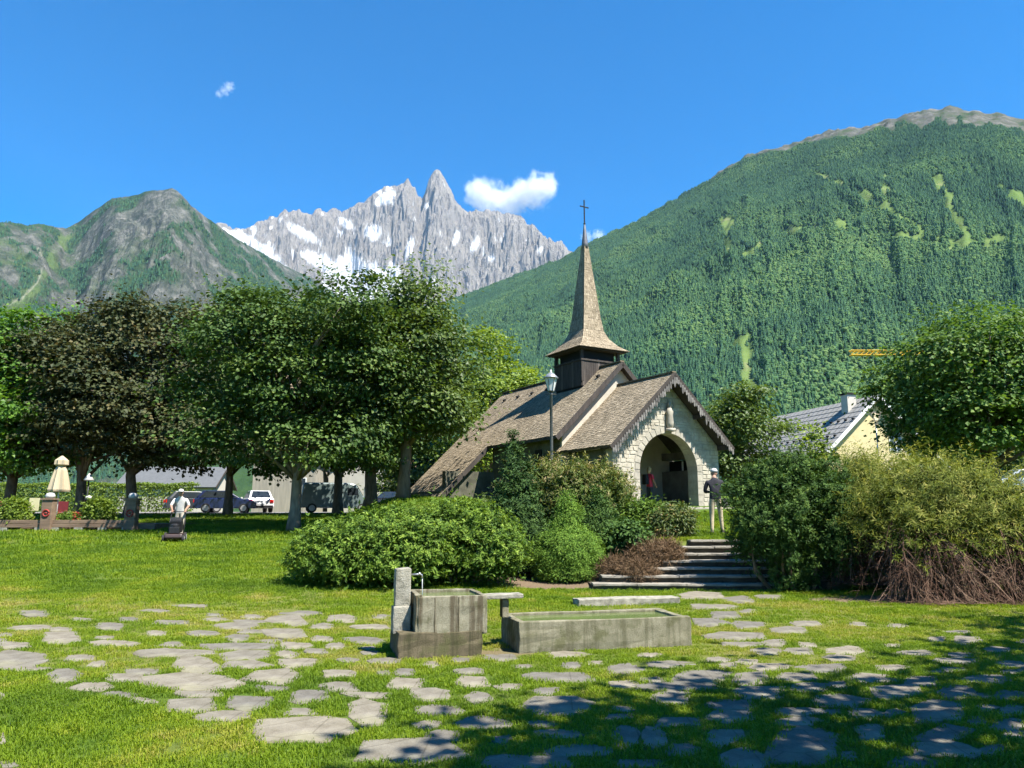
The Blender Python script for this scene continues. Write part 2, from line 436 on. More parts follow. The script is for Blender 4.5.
snow = sstep(.34, .62, nzs * .75 + nz2 * .5 + .62 - np.abs(gzx) * .42 - .25 * sstep(430, 480, px2))
gul = -but
def ell(cx, cy, rx, ry, rot=0):
    c, s = math.cos(rot), math.sin(rot); dx, dy = px2 - cx, py2 - cy
    return 1 - np.hypot((dx * c + dy * s) / rx, (-dx * s + dy * c) / ry)
gl = np.full(px2.shape, -9.)
for e in [(362, 272, 34, 14, .25), (388, 280, 24, 16, -.7), (330, 268, 18, 9, .9), (236, 236, 26, 7, .35), (262, 250, 30, 6, .6), (312, 258, 14, 7, .6), (384, 199, 16, 5.5, -.5), (372, 232, 9, 9, 0), (432, 282, 8, 5, 0),
          (410, 247, 5, 10, .3), (300, 232, 20, 5, .5), (474, 246, 4, 9, .4), (492, 258, 6, 4, 0), (456, 238, 3, 8, .3), (345, 222, 12, 5, .6), (540, 250, 4, 6, .4), (356, 292, 40, 10, .1), (408, 292, 20, 8, -.6), (427, 206, 4, 5, 0)]:
    gl = np.maximum(gl, ell(*e))
gq = -(but * .7 + but2 * .8) + nz2 * 1.2 + nzs * .8 + .5 * sstep(.75, .2, T) - .5 * sstep(430, 500, px2)
inz = (T > .15) & (T < 1) & (px2 > 215) & (px2 < 575)
p70, p88 = np.percentile(gq[inz], (84, 91))
snow = np.maximum(.95 * sstep(p70, p88, gq) * (T > .05) * (T < 1.0), sstep(-.06, .20, gl * 1.15 + nzs * .55 + nz2 * .5 + gul * .06))
m2, nt, b, _ = new_mat('granite_and_snow')
sa_ = nt.nodes.new('ShaderNodeAttribute'); sa_.attribute_name = 'snow'
nn = tex(nt, 'Noise', .012, 8, .72, stretch=(1, 1, .35)); nb = tex(nt, 'Noise', .0022, 5, .6)
rockc = ramp(nt, nn.outputs[0], [(.32, (.12, .116, .114)), (.48, (.225, .213, .196)), (.68, (.35, .33, .30))])
warm = mix(nt, nb.outputs[0], rockc, (.25, .22, .185))
low = nt.nodes.new('ShaderNodeAttribute'); low.attribute_name = 'low'
warm = mix(nt, low.outputs['Fac'], warm, (.21, .19, .15))
col = mix(nt, sa_.outputs['Fac'], warm, (.62, .63, .65))
nt.links.new(col, b.inputs['Base Color']); b.inputs['Roughness'].default_value = .95; b.inputs['Specular IOR Level'].default_value = .05
bump(nt, b, nn.outputs[0], 1.0, 70)
massif = link(bpy.data.objects.new('mountain', np_mesh('mountain', P2.reshape(-1, 3), grid_faces(*Xm.shape), [m2],
              {'snow': snow.ravel(), 'low': (sstep(.30, .12, T) * sstep(380, 420, px2)).ravel()}, False)))
tag(massif, 'jagged grey granite peaks with snow couloirs behind the chapel spire', kind='structure')

# --- left: green and grey rocky peak
sk1 = [(-400, 300), (-200, 262), (-80, 236), (0, 222), (14, 222), (28, 225), (40, 223), (52, 226), (66, 228), (78, 222), (90, 213), (102, 205), (112, 198), (120, 197), (135, 195), (150, 190), (162, 190), (172, 187.5), (178, 191), (184, 197), (192, 206), (200, 212), (206, 217),
       (214, 222), (222, 228), (236, 238), (252, 247), (270, 257), (290, 268), (312, 278), (330, 290), (360, 312), (420, 350)]
a1, e1 = skyline(sk1)
az1 = np.linspace(a1[0], a1[-1], 620)
te1 = np.interp(az1, a1, e1) + .0012 * fbm(az1 * 170, az1 * 0 + 2, 5)
R0_1 = 1500.0
rR1 = np.interp(az1, [a1[0], px_az(0), px_az(60), px_az(175), px_az(330), a1[-1]], [3300, 3400, 3700, 3300, 4300, 4700])
t1 = np.concatenate([np.linspace(-.1, 1, 240), np.linspace(1, 1.4, 20)[1:]])
T1 = np.repeat(t1[None, :], len(az1), 0); A1 = np.repeat(az1[:, None], len(t1), 1)
RR1 = R0_1 + T1 * (rR1[:, None] - R0_1)
X1, Y1 = RR1 * np.sin(A1), RR1 * np.cos(A1)
z1 = (te1 * rR1)[:, None] * np.where(T1 <= 1, np.clip(T1, 0, 1) ** 1.18, np.maximum(1 - (T1 - 1) * 1.8, 0))
en = np.sin(np.pi * np.clip(T1, 0, 1)) ** .7
rg = ridged(A1 * 22 + .7 * fbm(X1 / 600, Y1 / 600, 3), RR1 / 1300, 5)
ga = np.interp(A1, [px_az(30), px_az(68), px_az(100)], [0, 1, 0]) * en        # the gully left of the peak
z1 = z1 + en * (rg * 55 - 45 + 26 * fbm(X1 / 150, Y1 / 150, 5)) - ga * 90
z1 = z1 + np.clip((1 - T1) / .05, 0, 1) * (T1 > .4) * (T1 < 1) * 9 * fbm(X1 / 40, Y1 / 40, 4)
P1 = np.stack([X1, Y1, z1], -1); px1, py1 = to_pixel(P1)
q = fbm(X1 / 330, Y1 / 330, 5); q2 = fbm(X1 / 120 + 9, Y1 / 120, 5)
track = np.maximum(.7 * sstep(2.0, .4, poly_dist(px1, py1, [(38, 248), (44, 262), (38, 282), (22, 298), (2, 306)]) + q2 * 2.4), .0)
mead1 = np.maximum(sstep(9, 2, poly_dist(px1, py1, [(66, 236), (52, 262), (34, 290), (8, 312)]) + q2 * 7), sstep(.35, .7, q * .8 + sstep(225, 262, py1) * sstep(140, 80, px1) * .35))
rock1 = sstep(-.12, .60, q * .9 + q2 * 1.1 + .40 - sstep(235, 300, py1) * .25 - .35 * sstep(95, 60, px1) - .12 * sstep(200, 260, px1))
for c in [(112, 272, 26, 12), (165, 292, 34, 16), (70, 300, 34, 9), (10, 275, 16, 14), (180, 215, 18, 14)]:
    rock1 = np.maximum(rock1, sstep(-.2, .5, 1 - np.hypot((px1 - c[0]) / c[2], (py1 - c[1]) / c[3]) + q2 * .7))
m1, nt, b, _ = new_mat('rocky_green_mountain')
at = {}
for n in ('rock', 'mead', 'track'):
    a_ = nt.nodes.new('ShaderNodeAttribute'); a_.attribute_name = n; at[n] = a_.outputs['Fac']
nn = tex(nt, 'Noise', .02, 8, .75); nf = tex(nt, 'Noise', .06, 5, .7)
forest = ramp(nt, nf.outputs[0], [(.35, (.012, .03, .016)), (.65, (.045, .075, .03))])
mead = ramp(nt, nn.outputs[0], [(.3, (.05, .085, .03)), (.7, (.095, .13, .05))])
rockc = ramp(nt, nn.outputs[0], [(.32, (.026, .036, .026)), (.5, (.068, .074, .062)), (.68, (.165, .16, .145))])
col = mix(nt, at['mead'], forest, mead); col = mix(nt, at['rock'], col, rockc); col = mix(nt, at['track'], col, (.22, .22, .17))
nt.links.new(col, b.inputs['Base Color']); b.inputs['Roughness'].default_value = 1; b.inputs['Specular IOR Level'].default_value = .05
bump(nt, b, nn.outputs[0], .9, 14)
peak = link(bpy.data.objects.new('mountain', np_mesh('mountain', P1.reshape(-1, 3), grid_faces(*X1.shape), [m1], {'rock': rock1.ravel(), 'mead': mead1.ravel(), 'track': track.ravel()}, False)))
tag(peak, 'pointed rocky green mountain above the trees on the left', kind='structure')

# ---------------------------------------------------------------- scattering by geometry nodes (only for uncountable stuff)
def scatter(name, pts, rotz, scale, tint, variant, protos, label, tilt=None):
    me = bpy.data.meshes.new(name); n = len(pts)
    me.vertices.add(n); me.vertices.foreach_set('co', np.asarray(pts, np.float32).ravel())
    for k, a in (('rz', rotz), ('sc', scale), ('tint', tint)):
        t = me.attributes.new(k, 'FLOAT', 'POINT'); t.data.foreach_set('value', np.asarray(a, np.float32))
    t = me.attributes.new('var', 'INT', 'POINT'); t.data.foreach_set('value', np.asarray(variant, np.int32))
    o = link(bpy.data.objects.new(name, me)); tag(o, label, kind='stuff')
    ng = bpy.data.node_groups.new(name + '_scatter', 'GeometryNodeTree')
    ng.interface.new_socket('Geometry', in_out='INPUT', socket_type='NodeSocketGeometry')
    ng.interface.new_socket('Geometry', in_out='OUTPUT', socket_type='NodeSocketGeometry')
    N, L = ng.nodes, ng.links
    gi = N.new('NodeGroupInput'); go = N.new('NodeGroupOutput'); jn = N.new('GeometryNodeJoinGeometry')
    def named(nm, ty='FLOAT'):
        a = N.new('GeometryNodeInputNamedAttribute'); a.data_type = ty; a.inputs['Name'].default_value = nm
        return [s for s in a.outputs if s.enabled and s.name == 'Attribute'][0]
    for k, pr in enumerate(protos):
        oi = N.new('GeometryNodeObjectInfo'); oi.inputs['Object'].default_value = pr; oi.inputs['As Instance'].default_value = True
        ip = N.new('GeometryNodeInstanceOnPoints')
        cmp_ = N.new('FunctionNodeCompare'); cmp_.data_type = 'INT'; cmp_.operation = 'EQUAL'
        ins = [s for s in cmp_.inputs if s.enabled]
        L.new(named('var', 'INT'), ins[0]); ins[1].default_value = k
        cx = N.new('ShaderNodeCombineXYZ'); L.new(named('rz'), cx.inputs[2])
        L.new(gi.outputs[0], ip.inputs['Points']); L.new(cmp_.outputs[0], ip.inputs['Selection'])
        L.new(oi.outputs['Geometry'], ip.inputs['Instance']); L.new(cx.outputs[0], ip.inputs['Rotation']); L.new(named('sc'), ip.inputs['Scale'])
        L.new(ip.outputs[0], jn.inputs[0])
    L.new(jn.outputs[0], go.inputs[0])
    md = o.modifiers.new('scatter', 'NODES'); md.node_group = ng
    return o

# --- the wood on the right-hand mountain
m_con = leaf_mat('conifer_green', [(0, (.024, .060, .036)), (.45, (.046, .104, .052)), (.8, (.078, .145, .058)), (1, (.12, .19, .065))], 0, .9, .05, instancer=True)
m_dec = leaf_mat('broadleaf_green', [(0, (.036, .085, .036)), (.6, (.06, .12, .042)), (1, (.105, .165, .055))], 0, .9, .05, instancer=True)
def conifer_proto(seed, tiers, w):
    rg_ = random.Random(seed); m = MB()
    for k in range(tiers):
        z0 = .06 + .84 * k / tiers; r = w * (1 - .86 * k / tiers) * rg_.uniform(.88, 1.1); h = .94 / tiers * 1.7
        n = 7; ring = []
        for j in range(n):
            t = 2 * math.pi * (j + rg_.random() * .5) / n; q_ = r * rg_.uniform(.72, 1.15)
            ring.append((q_ * math.cos(t), q_ * math.sin(t), z0 - .03 * rg_.random()))
        m.add(ring + [(rg_.uniform(-.01, .01), 0, min(z0 + h, 1))], [(j, (j + 1) % n, n) for j in range(n)])
    me = bpy.data.meshes.new('conifer'); me.from_pydata(m.v, [], m.f); me.materials.append(m_con)
    return bpy.data.objects.new('conifer', me)
def round_proto(seed):
    rg_ = random.Random(seed); bm = bmesh.new(); bmesh.ops.create_icosphere(bm, subdivisions=2, radius=.36)
    for v in bm.verts: v.co = v.co * rg_.uniform(.72, 1.2); v.co.z = v.co.z * 1.05 + .45
    me = bpy.data.meshes.new('broadleaf'); bm.to_mesh(me); bm.free(); me.materials.append(m_dec)
    return bpy.data.objects.new('broadleaf', me)
prs = [conifer_proto(1, 4, .29), conifer_proto(2, 5, .24), conifer_proto(3, 4, .34), round_proto(4), round_proto(5)]
rg = np.random.default_rng(11); NT = 230000
azs = rg.uniform(px_az(300), px_az(1200), NT * 2); u = rg.random(NT * 2)
rmax = np.interp(azs, az3, rR3) * 1.005
rs = np.sqrt(u * (rmax ** 2 - (R0_3 + 60) ** 2) + (R0_3 + 60) ** 2)
keep = rg.random(NT * 2) < np.clip(1.35 - (rs - 900) / 3600, .35, 1)
azs, rs = azs[keep][:NT], rs[keep][:NT]
Pt = np.stack([rs * np.sin(azs), rs * np.cos(azs), z3(azs, rs) - 7], -1)
clm, rkm = masks3(Pt)
dens = fbm(Pt[:, 0] / 190, Pt[:, 1] / 190, 4)
keep = (clm + rg.uniform(-.2, .2, len(clm)) < .35) & (rkm * 1.25 + rg.uniform(-.3, .3, len(clm)) + dens * .3 < .5) & (dens + rg.uniform(0, .9, len(clm)) > -.15)
Pt, dens, clm, rs, rkm = Pt[keep], dens[keep], clm[keep], rs[keep], rkm[keep]
n = len(Pt); ppx, ppy = to_pixel(Pt)
big = fbm(Pt[:, 0] / 320 + 5, Pt[:, 1] / 320, 4)
dec_p = np.clip(.04 + big * .8 + sstep(2000, 1100, rs) * .16 + clm * .3, 0.02, .8)
isdec = rg.random(n) < dec_p
var = np.where(isdec, rg.integers(3, 5, n), rg.integers(0, 3, n))
sc = np.where(isdec, rg.uniform(6, 11, n), rg.uniform(5.5, 13, n)) * np.clip(1 - rkm * 1.2, .3, 1) * np.clip(1.25 - (rs - 900) / 5200, .75, 1.2)
tint = np.clip(rg.random(n) * .62 + .22 + big * .45, 0, 1)
scatter('mountain_forest', Pt, rg.uniform(0, 6.28, n), sc, tint, var, prs, 'dense conifer and broadleaf forest covering the right mountain')
# --- thinner wood on the flanks of the left peak
rg = np.random.default_rng(12); k = rg.integers(0, X1.size, 60000)
fm = (rock1.ravel() < .35) & (mead1.ravel() < .45) & (track.ravel() < .3) & (T1.ravel() < .99) & (T1.ravel() > .05)
k = k[fm[k]][:26000]; Pk = P1.reshape(-1, 3)[k] + np.stack([rg.uniform(-7, 7, len(k)), rg.uniform(-4, 4, len(k)), np.full(len(k), -4.)], -1)
scatter('mountain_forest', Pk, rg.uniform(0, 6.28, len(k)), rg.uniform(9, 17, len(k)), rg.random(len(k)) * .6, rg.integers(0, 3, len(k)), prs[:3], 'thin dark conifer wood on the flanks of the left peak')
# ================================================================== PAVING STONES (children of the lawn)
m_flag, nt, b, _ = new_mat('flagstone')
n1 = tex(nt, 'Noise', 3.5, 6, .6); n2 = tex(nt, 'Noise', 45, 6, .75); n3 = tex(nt, 'Noise', 1.3, 3, .5)
c = ramp(nt, n1.outputs[0], [(.28, (.125, .112, .092)), (.5, (.195, .182, .158)), (.72, (.25, .237, .21))])
c = mix(nt, .45, c, ramp(nt, n2.outputs[0], [(.3, (.30, .29, .27)), (.7, (1, 1, .97))]), 'MULTIPLY')
oi = nt.nodes.new('ShaderNodeObjectInfo')
c = mix(nt, 1.0, c, ramp(nt, oi.outputs['Random'], [(0, (.72, .72, .73)), (.5, (.92, .90, .85)), (1, (1.12, 1.07, .97))]), 'MULTIPLY')
lich = ramp(nt, n3.outputs[0], [(.56, (0, 0, 0)), (.70, (1, 1, 1))])
lf = nt.nodes.new('ShaderNodeMath'); lf.operation = 'MULTIPLY'; lf.inputs[1].default_value = .35; nt.links.new(lich, lf.inputs[0])
c = mix(nt, lf.outputs[0], c, (.30, .29, .16))
ed_ = nt.nodes.new('ShaderNodeAttribute'); ed_.attribute_name = 'edge'
n5 = tex(nt, 'Noise', 11, 5, .7); em = nt.nodes.new('ShaderNodeMath'); em.operation = 'MULTIPLY_ADD'; nt.links.new(n5.outputs[0], em.inputs[0]); em.inputs[1].default_value = 1.4; em.inputs[2].default_value = -.25
e2_ = nt.nodes.new('ShaderNodeMath'); e2_.operation = 'MULTIPLY'; e2_.use_clamp = True; nt.links.new(em.outputs[0], e2_.inputs[0]); nt.links.new(ed_.outputs['Fac'], e2_.inputs[1])
c = mix(nt, e2_.outputs[0], c, (.10, .092, .045))
vo = tex(nt, 'Voronoi', 2.1); vo.feature = 'DISTANCE_TO_EDGE'
ck = ramp(nt, vo.outputs[0], [(0, (.45, .43, .38)), (.02, (1, 1, 1))]); c = mix(nt, .6, c, ck, 'MULTIPLY')
nt.links.new(c, b.inputs['Base Color']); b.inputs['Roughness'].default_value = .9; b.inputs['Specular IOR Level'].default_value = .2
bump(nt, b, n2.outputs[0], .55, .012)
ZB = [(75,123,100,10),(155,148,105,30),(150,128,60,10),(8,157,20,8),(35,169,75,16),(50,205,150,36),(60,229,120,12),(165,247,80,30),(295,164,120,14),(205,200,70,16),(250,217,50,14),(280,120,60,16),(440,110,85,8),(550,102,70,8),(485,67,95,12),(400,79,70,8),(520,139,90,14),(600,120,115,14),(605,149,85,20),(640,108,80,9),(640,134,60,10),(645,96,60,9),(740,108,105,25),(770,84,115,14),(728,137,105,26),(700,158,80,9),(600,172,180,14),(435,190,195,22),(500,218,125,44),(625,195,130,28),(632,221,125,22),(735,193,55,20),(760,170,75,18),(825,120,60,14),(875,101,80,16),(945,122,90,10),(975,95,50,10),(808,184,56,12),(820,153,60,14),(860,170,50,14),(930,158,100,16),(945,188,50,10),(985,209,80,14),(757,214,92,28),(705,250,145,42),(480,262,240,44),(360,238,80,18),(318,254,100,16),(235,278,115,20),(305,297,90,20),(365,312,80,16),(510,295,110,14),(475,325,150,34),(635,318,120,34),(575,352,130,22),(700,282,90,16),(785,300,110,28),(870,243,85,16),(870,275,100,20),(940,298,110,16),(1000,240,70,14),(770,338,90,18),(935,343,115,52),(770,388,260,52),(5,412,20,24),(20,477,52,18)]
ZC = [(278,95,100,16),(300,127,105,28),(375,70,60,16),(455,60,60,12),(570,52,90,18),(760,44,130,18),(480,92,90,16),(490,123,100,24),(365,160,110,34),(510,168,76,30),(395,207,140,26),(525,236,150,32),(405,277,95,28),(740,190,185,46),(735,108,200,24),(930,82,105,24),(920,130,85,18),(1000,118,70,18),(630,77,60,10),(770,75,60,14),(725,273,130,24),(575,287,60,26),(955,280,170,56),(800,322,190,40),(310,325,310,70),(650,352,230,40),(970,357,130,28)]
ZD = [(120,217,110,14),(200,252,140,30),(65,193,60,10),(272,220,60,14),(240,205,60,12),(312,213,76,13),(370,184,90,16),(372,224,100,16),(382,164,60,18),(280,146,140,20),(300,166,110,11),(320,118,100,18),(320,82,50,12),(220,110,100,20),(256,92,74,16),(230,70,120,14),(440,185,90,14),(560,181,90,16),(320,258,100,34),(505,228,130,20),(550,203,80,14),(635,252,115,26),(445,250,120,18),(470,276,100,22),(550,270,40,18),(355,293,145,38),(140,276,200,20),(115,306,110,34),(275,320,120,30),(560,312,160,28),(695,290,125,34),(425,130,90,14),(690,225,90,14),(745,190,110,14),(465,112,70,12),(600,115,50,10),(700,118,60,8),(855,134,80,8),(930,257,110,20),(845,210,120,14),(760,260,90,22),(985,298,90,20),(850,290,90,30),(810,341,150,48),(445,341,120,22),(610,345,100,24),(265,352,150,28),(440,364,120,20),(150,368,130,26),(995,338,80,26),(625,392,100,34),(820,398,150,36),(825,440,170,38),(45,408,130,46),(260,408,90,46),(470,425,270,84),(150,440,100,26),(330,465,170,40),(740,472,140,34),(985,372,100,30),(1000,402,60,20),(860,193,70,12),(990,216,70,12),(960,180,70,13),(830,232,90,12),(990,238,70,12),(930,330,70,18),(940,440,60,26),(560,455,70,22),(690,345,50,16),(540,340,50,14),(920,300,60,14),(900,365,50,18)]
stones = [(x / 2.56, 580 + y / 2.56, w / 2.56, h / 2.56) for x, y, w, h in ZB] + [(300 + x / 2.844, 640 + y / 2.844, w / 2.844, h / 2.844) for x, y, w, h in ZC] \
       + [(624 + x / 2.56, 580 + y / 2.56, w / 2.56, h / 2.56) for x, y, w, h in ZD]
# paving running on outside the picture and up to the steps
stones += [(cx, cy, w, h) for cx, cy, w, h in [(702, 596, 44, 8), (735, 600, 40, 6), (770, 597, 30, 5), (-30, 640, 50, 10), (-60, 665, 60, 14), (-20, 700, 40, 12), (1050, 640, 60, 8), (1060, 668, 70, 10), (1050, 700, 60, 14), (1065, 735, 70, 18), (1100, 690, 60, 12),
           (560, 790, 120, 24), (700, 800, 130, 28), (860, 790, 120, 26), (420, 800, 110, 24), (990, 800, 110, 24)]]
rnd = random.Random(5); STONE_POLYS = []
def _free(cx, cy, w, h): return all(abs(cx - a) > (w + c_) * .56 or abs(cy - b_) > (h + d_) * .66 for a, b_, c_, d_ in stones)
for _k in range(1500):
    cy = rnd.uniform(612, 752); kx = (cy - 600) / 150
    cx = rnd.uniform(-10, 1030)
    if cx < 640 and cy > 640 and (cx < 150 + (cy - 640) * 2.2): continue
    if cx < 700 and cx > 380 and cy < 662: continue
    if cx > 760 and cy < 640: continue
    w = rnd.uniform(20, 58) * (.5 + kx * .8); h = w * rnd.uniform(.16, .28)
    if _free(cx, cy, w, h): stones.append((cx, cy, w, h))
    if len(stones) >= 292: break
_st = [list(q) for q in stones]
for _r in range(3):                                     # keep joints of grass between neighbours
    for i_, A_ in enumerate(_st):
        for B_ in _st[i_ + 1:]:
            ox_ = (A_[2] + B_[2]) * .52 - abs(A_[0] - B_[0]); oy_ = (A_[3] + B_[3]) * .54 - abs(A_[1] - B_[1])
            if ox_ > 0 and oy_ > 0:
                k_ = 0 if ox_ / (A_[2] + B_[2]) < oy_ / (A_[3] + B_[3]) else 1; d_ = (ox_, oy_)[k_]
                for Q_, P_ in ((A_, B_), (B_, A_)):
                    sgn_ = 1 if Q_[k_] >= P_[k_] else -1; Q_[k_] += sgn_ * d_ * .25; Q_[2 + k_] = max(Q_[2 + k_] - d_ * .5, (12, 3.2)[k_])
stones = [tuple(q) for q in _st]
for (cx, cy, w, h) in stones:
    c0 = on_ground(cx, cy); n = rnd.randint(5, 8); ph = rnd.random() * 6.28; poly = []
    pw = rnd.uniform(.6, .95); shear = rnd.uniform(-.22, .22)
    for k in range(n):
        t = 2 * math.pi * (k + rnd.uniform(-.28, .28)) / n + ph * .1
        ct, st = math.cos(t), math.sin(t); rr = rnd.uniform(.80, 1.12)
        ex = math.copysign(abs(ct) ** pw, ct) * rr; ey = math.copysign(abs(st) ** pw, st) * rr
        g_ = on_ground(cx + ex * w * .61 + ey * shear * w * .25, cy + ey * h * .69)
        poly.append((g_[0], g_[1]))
    ox, oy = sum(p[0] for p in poly) / n, sum(p[1] for p in poly) / n; oz = gz(ox, oy)
    top = rnd.uniform(.002, .012); tx, ty = rnd.uniform(-.012, .012), rnd.uniform(-.012, .012)
    m = MB(); V = []; per = []
    for k in range(n):                                  # finer, wobbly outline
        a_, b_ = poly[k], poly[(k + 1) % n]
        for s in (0, .33, .67):
            x = a_[0] + (b_[0] - a_[0]) * s; y = a_[1] + (b_[1] - a_[1]) * s
            j = .012 if s else 0
            per.append((x - ox + rnd.uniform(-j, j), y - oy + rnd.uniform(-j, j)))
    q = len(per)
    for (f_, dz) in ((1.0, -.07), (1.0, top - .012), (.975, top - .002), (.9, top)):
        V += [(x * f_, y * f_, dz + x * tx + y * ty + (rnd.uniform(-.003, .003) if f_ < 1 else 0)) for x, y in per]
    V.append((0, 0, top))
    F = [(l * q + k, l * q + (k + 1) % q, (l + 1) * q + (k + 1) % q, (l + 1) * q + k) for l in range(3) for k in range(q)]
    F += [(3 * q + k, 3 * q + (k + 1) % q, 4 * q) for k in range(q)]
    m.add(V, F); o = m.build('paving_stone', m_flag, lawn, loc=(ox, oy, oz))
    ea = o.data.attributes.new('edge', 'FLOAT', 'POINT'); ea.data.foreach_set('value', [1.0] * (3 * q) + [.25] * q + [0.0])
    STONE_POLYS.append(np.array([(x + ox, y + oy) for x, y in per]))

# ================================================================== FOUNTAIN
m_gran = pmat('weathered_granite', (.25, .235, .19), (.13, .125, .095), 9, .92, .8, 55, c3=(.34, .32, .265))
def stain_mat(name, light, dark, streak, amt=.7):
    m, nt, b, _ = new_mat(name)
    n1 = tex(nt, 'Noise', 8, 6, .65); n2 = tex(nt, 'Noise', 70, 5, .8); n3 = tex(nt, 'Noise', 14, 4, .6, stretch=(1, 1, .07))
    c = ramp(nt, n1.outputs[0], [(.3, dark), (.7, light)])
    c = mix(nt, .5, c, ramp(nt, n2.outputs[0], [(.3, (.35, .34, .32)), (.65, (1.1, 1.1, 1.08))]), 'MULTIPLY')
    s = ramp(nt, n3.outputs[0], [(.47, (0, 0, 0)), (.62, (amt,) * 3)])
    n4 = tex(nt, 'Noise', 3.2, 7, .68); ms = ramp(nt, n4.outputs[0], [(.50, (0, 0, 0)), (.62, (.75,) * 3)])
    c = mix(nt, ms, c, (.075, .078, .03))
    c = mix(nt, s, c, streak); nt.links.new(c, b.inputs['Base Color']); b.inputs['Roughness'].default_value = .9; b.inputs['Specular IOR Level'].default_value = .2
    bump(nt, b, n2.outputs[0], .6, .015); return m
m_basin = stain_mat('streaked_stone_slabs', (.29, .27, .20), (.18, .165, .115), (.06, .045, .026), .8)
m_trough = stain_mat('speckled_trough_stone', (.27, .25, .18), (.15, .14, .09), (.085, .08, .045), .6)
m_plinth = stain_mat('damp_stone_plinth', (.16, .13, .085), (.09, .075, .045), (.045, .042, .02))
m_water, nt, b, _ = new_mat('fountain_water')
b.inputs['Base Color'].default_value = (.10, .13, .045, 1); b.inputs['Roughness'].default_value = .06; b.inputs['IOR'].default_value = 1.33
nw = tex(nt, 'Noise', 18, 4); bump(nt, b, nw.outputs[0], .15, .01)
m_metal = pmat('galvanised_pipe', (.55, .55, .53), (.42, .42, .42), 20, .35, metal=.9)
m_jet, nt, b, _ = new_mat('falling_water')
b.inputs['Base Color'].default_value = (.9, .95, 1, 1); b.inputs['Transmission Weight'].default_value = .6; b.inputs['Roughness'].default_value = .1; b.inputs['IOR'].default_value = 1.33

FY = R(15)
p0 = on_ground(399, 660); fb = empty('stone_fountain', p0, FY)
tag(fb, 'raised stone fountain basin with spout pillar on damp plinth', 'fountain')
o = MB().box((.47, .40, .13), (.98, .80, .30)).build('plinth', m_plinth, fb, bevel=.015); roughen(o, .014, .12, 1)
# basin of stone slabs
for i, (c_, s_, nm) in enumerate([((.60, .05, .46), (.78, .085, .42), 'front_slab'), ((.60, .72, .47), (.78, .075, .43), 'back_slab'),
                              ((.215, .385, .465), (.075, .735, .45), 'side_slab'), ((.985, .385, .455), (.07, .735, .44), 'side_slab')]):
    o = MB().box(c_, s_).build(nm, m_basin, fb, bevel=.010); roughen(o, .010, .09, i + 2)
for x in (.40, .68):
    MB().box((x, .007, .46), (.010, .010, .40)).build('slab_joint', m_plinth, fb)
MB().box((.60, .385, .640), (.70, .59, .02)).build('water_surface', m_water, fb)
o = MB().box((.055, .30, .62), (.185, .20, .72)).build('pillar', m_gran, fb, bevel=.022); roughen(o, .012, .08, 9)
o = MB().box((.045, .30, .40), (.205, .23, .30)).build('pillar_foot', m_gran, fb, bevel=.02); roughen(o, .012, .1, 10)
MB().tube([(.13, .30, .90), (.26, .30, .905), (.285, .30, .895), (.29, .30, .86)], .011, 8).build('spout', m_metal, fb, True)
MB().ball((.255, .30, .91), .018).build('spout_nut', m_metal, fb, True)
MB().tube([(.29, .30, .86), (.292, .30, .74), (.294, .30, .60)], [.0055, .005, .007], 6).build('water_jet', m_jet, fb, True)

p1 = on_ground(519, 654); tr = empty('water_trough', p1, R(14))
tag(tr, 'long low stone water trough with green water beside the basin', 'trough')
TL, TD, THt = 2.22, .92, .345
def slab(c_, s_, nm, sd, par=tr, mat=m_trough, amp=.014):
    o = MB().box(c_, s_).build(nm, mat, par, bevel=.012); roughen(o, amp, .12, sd); return o
slab((TL / 2, .05, THt / 2), (TL, .10, THt + .02), 'front_wall', 21)
slab((TL / 2, TD - .05, THt / 2), (TL - .004, .10, THt + .01), 'back_wall', 22)
slab((.05, TD / 2, THt / 2 - .003), (.096, TD - .204, THt + .01), 'end_wall', 23)
slab((TL - .06, TD / 2, THt / 2 - .003), (.116, TD - .204, THt + .01), 'end_wall', 24)
MB().box((TL / 2, TD / 2, .10), (TL - .2, TD - .2, .2)).build('trough_floor', m_trough, tr)
MB().box((TL / 2, TD / 2, .315), (TL - .205, TD - .205, .008)).build('water_surface', m_water, tr)
# spilling slab carried on a post
ch = empty('overflow_channel', p1, R(17)); tag(ch, 'narrow stone overflow slab on a thin post between basin and trough', 'channel')
slab((-.13, .44, .613), (.60, .20, .055), 'channel_slab', 31, ch, m_gran, .006)
slab((-.045, .46, .467), (.085, .12, .22), 'post', 32, ch, m_trough, .004)
# the bench-like slab lying on the grass behind
s0 = on_ground(578, 607); s1 = on_ground(680, 604)
ang = math.atan2(s1[1] - s0[1], s1[0] - s0[0]); L = math.hypot(s1[0] - s0[0], s1[1] - s0[1])
sl = empty('stone_slab', s0, ang); tag(sl, 'long flat stone slab lying on the grass behind the trough', 'stone slab')
slab((L / 2, .17, .055), (L, .40, .13), 'slab_block', 41, sl, m_gran, .02)

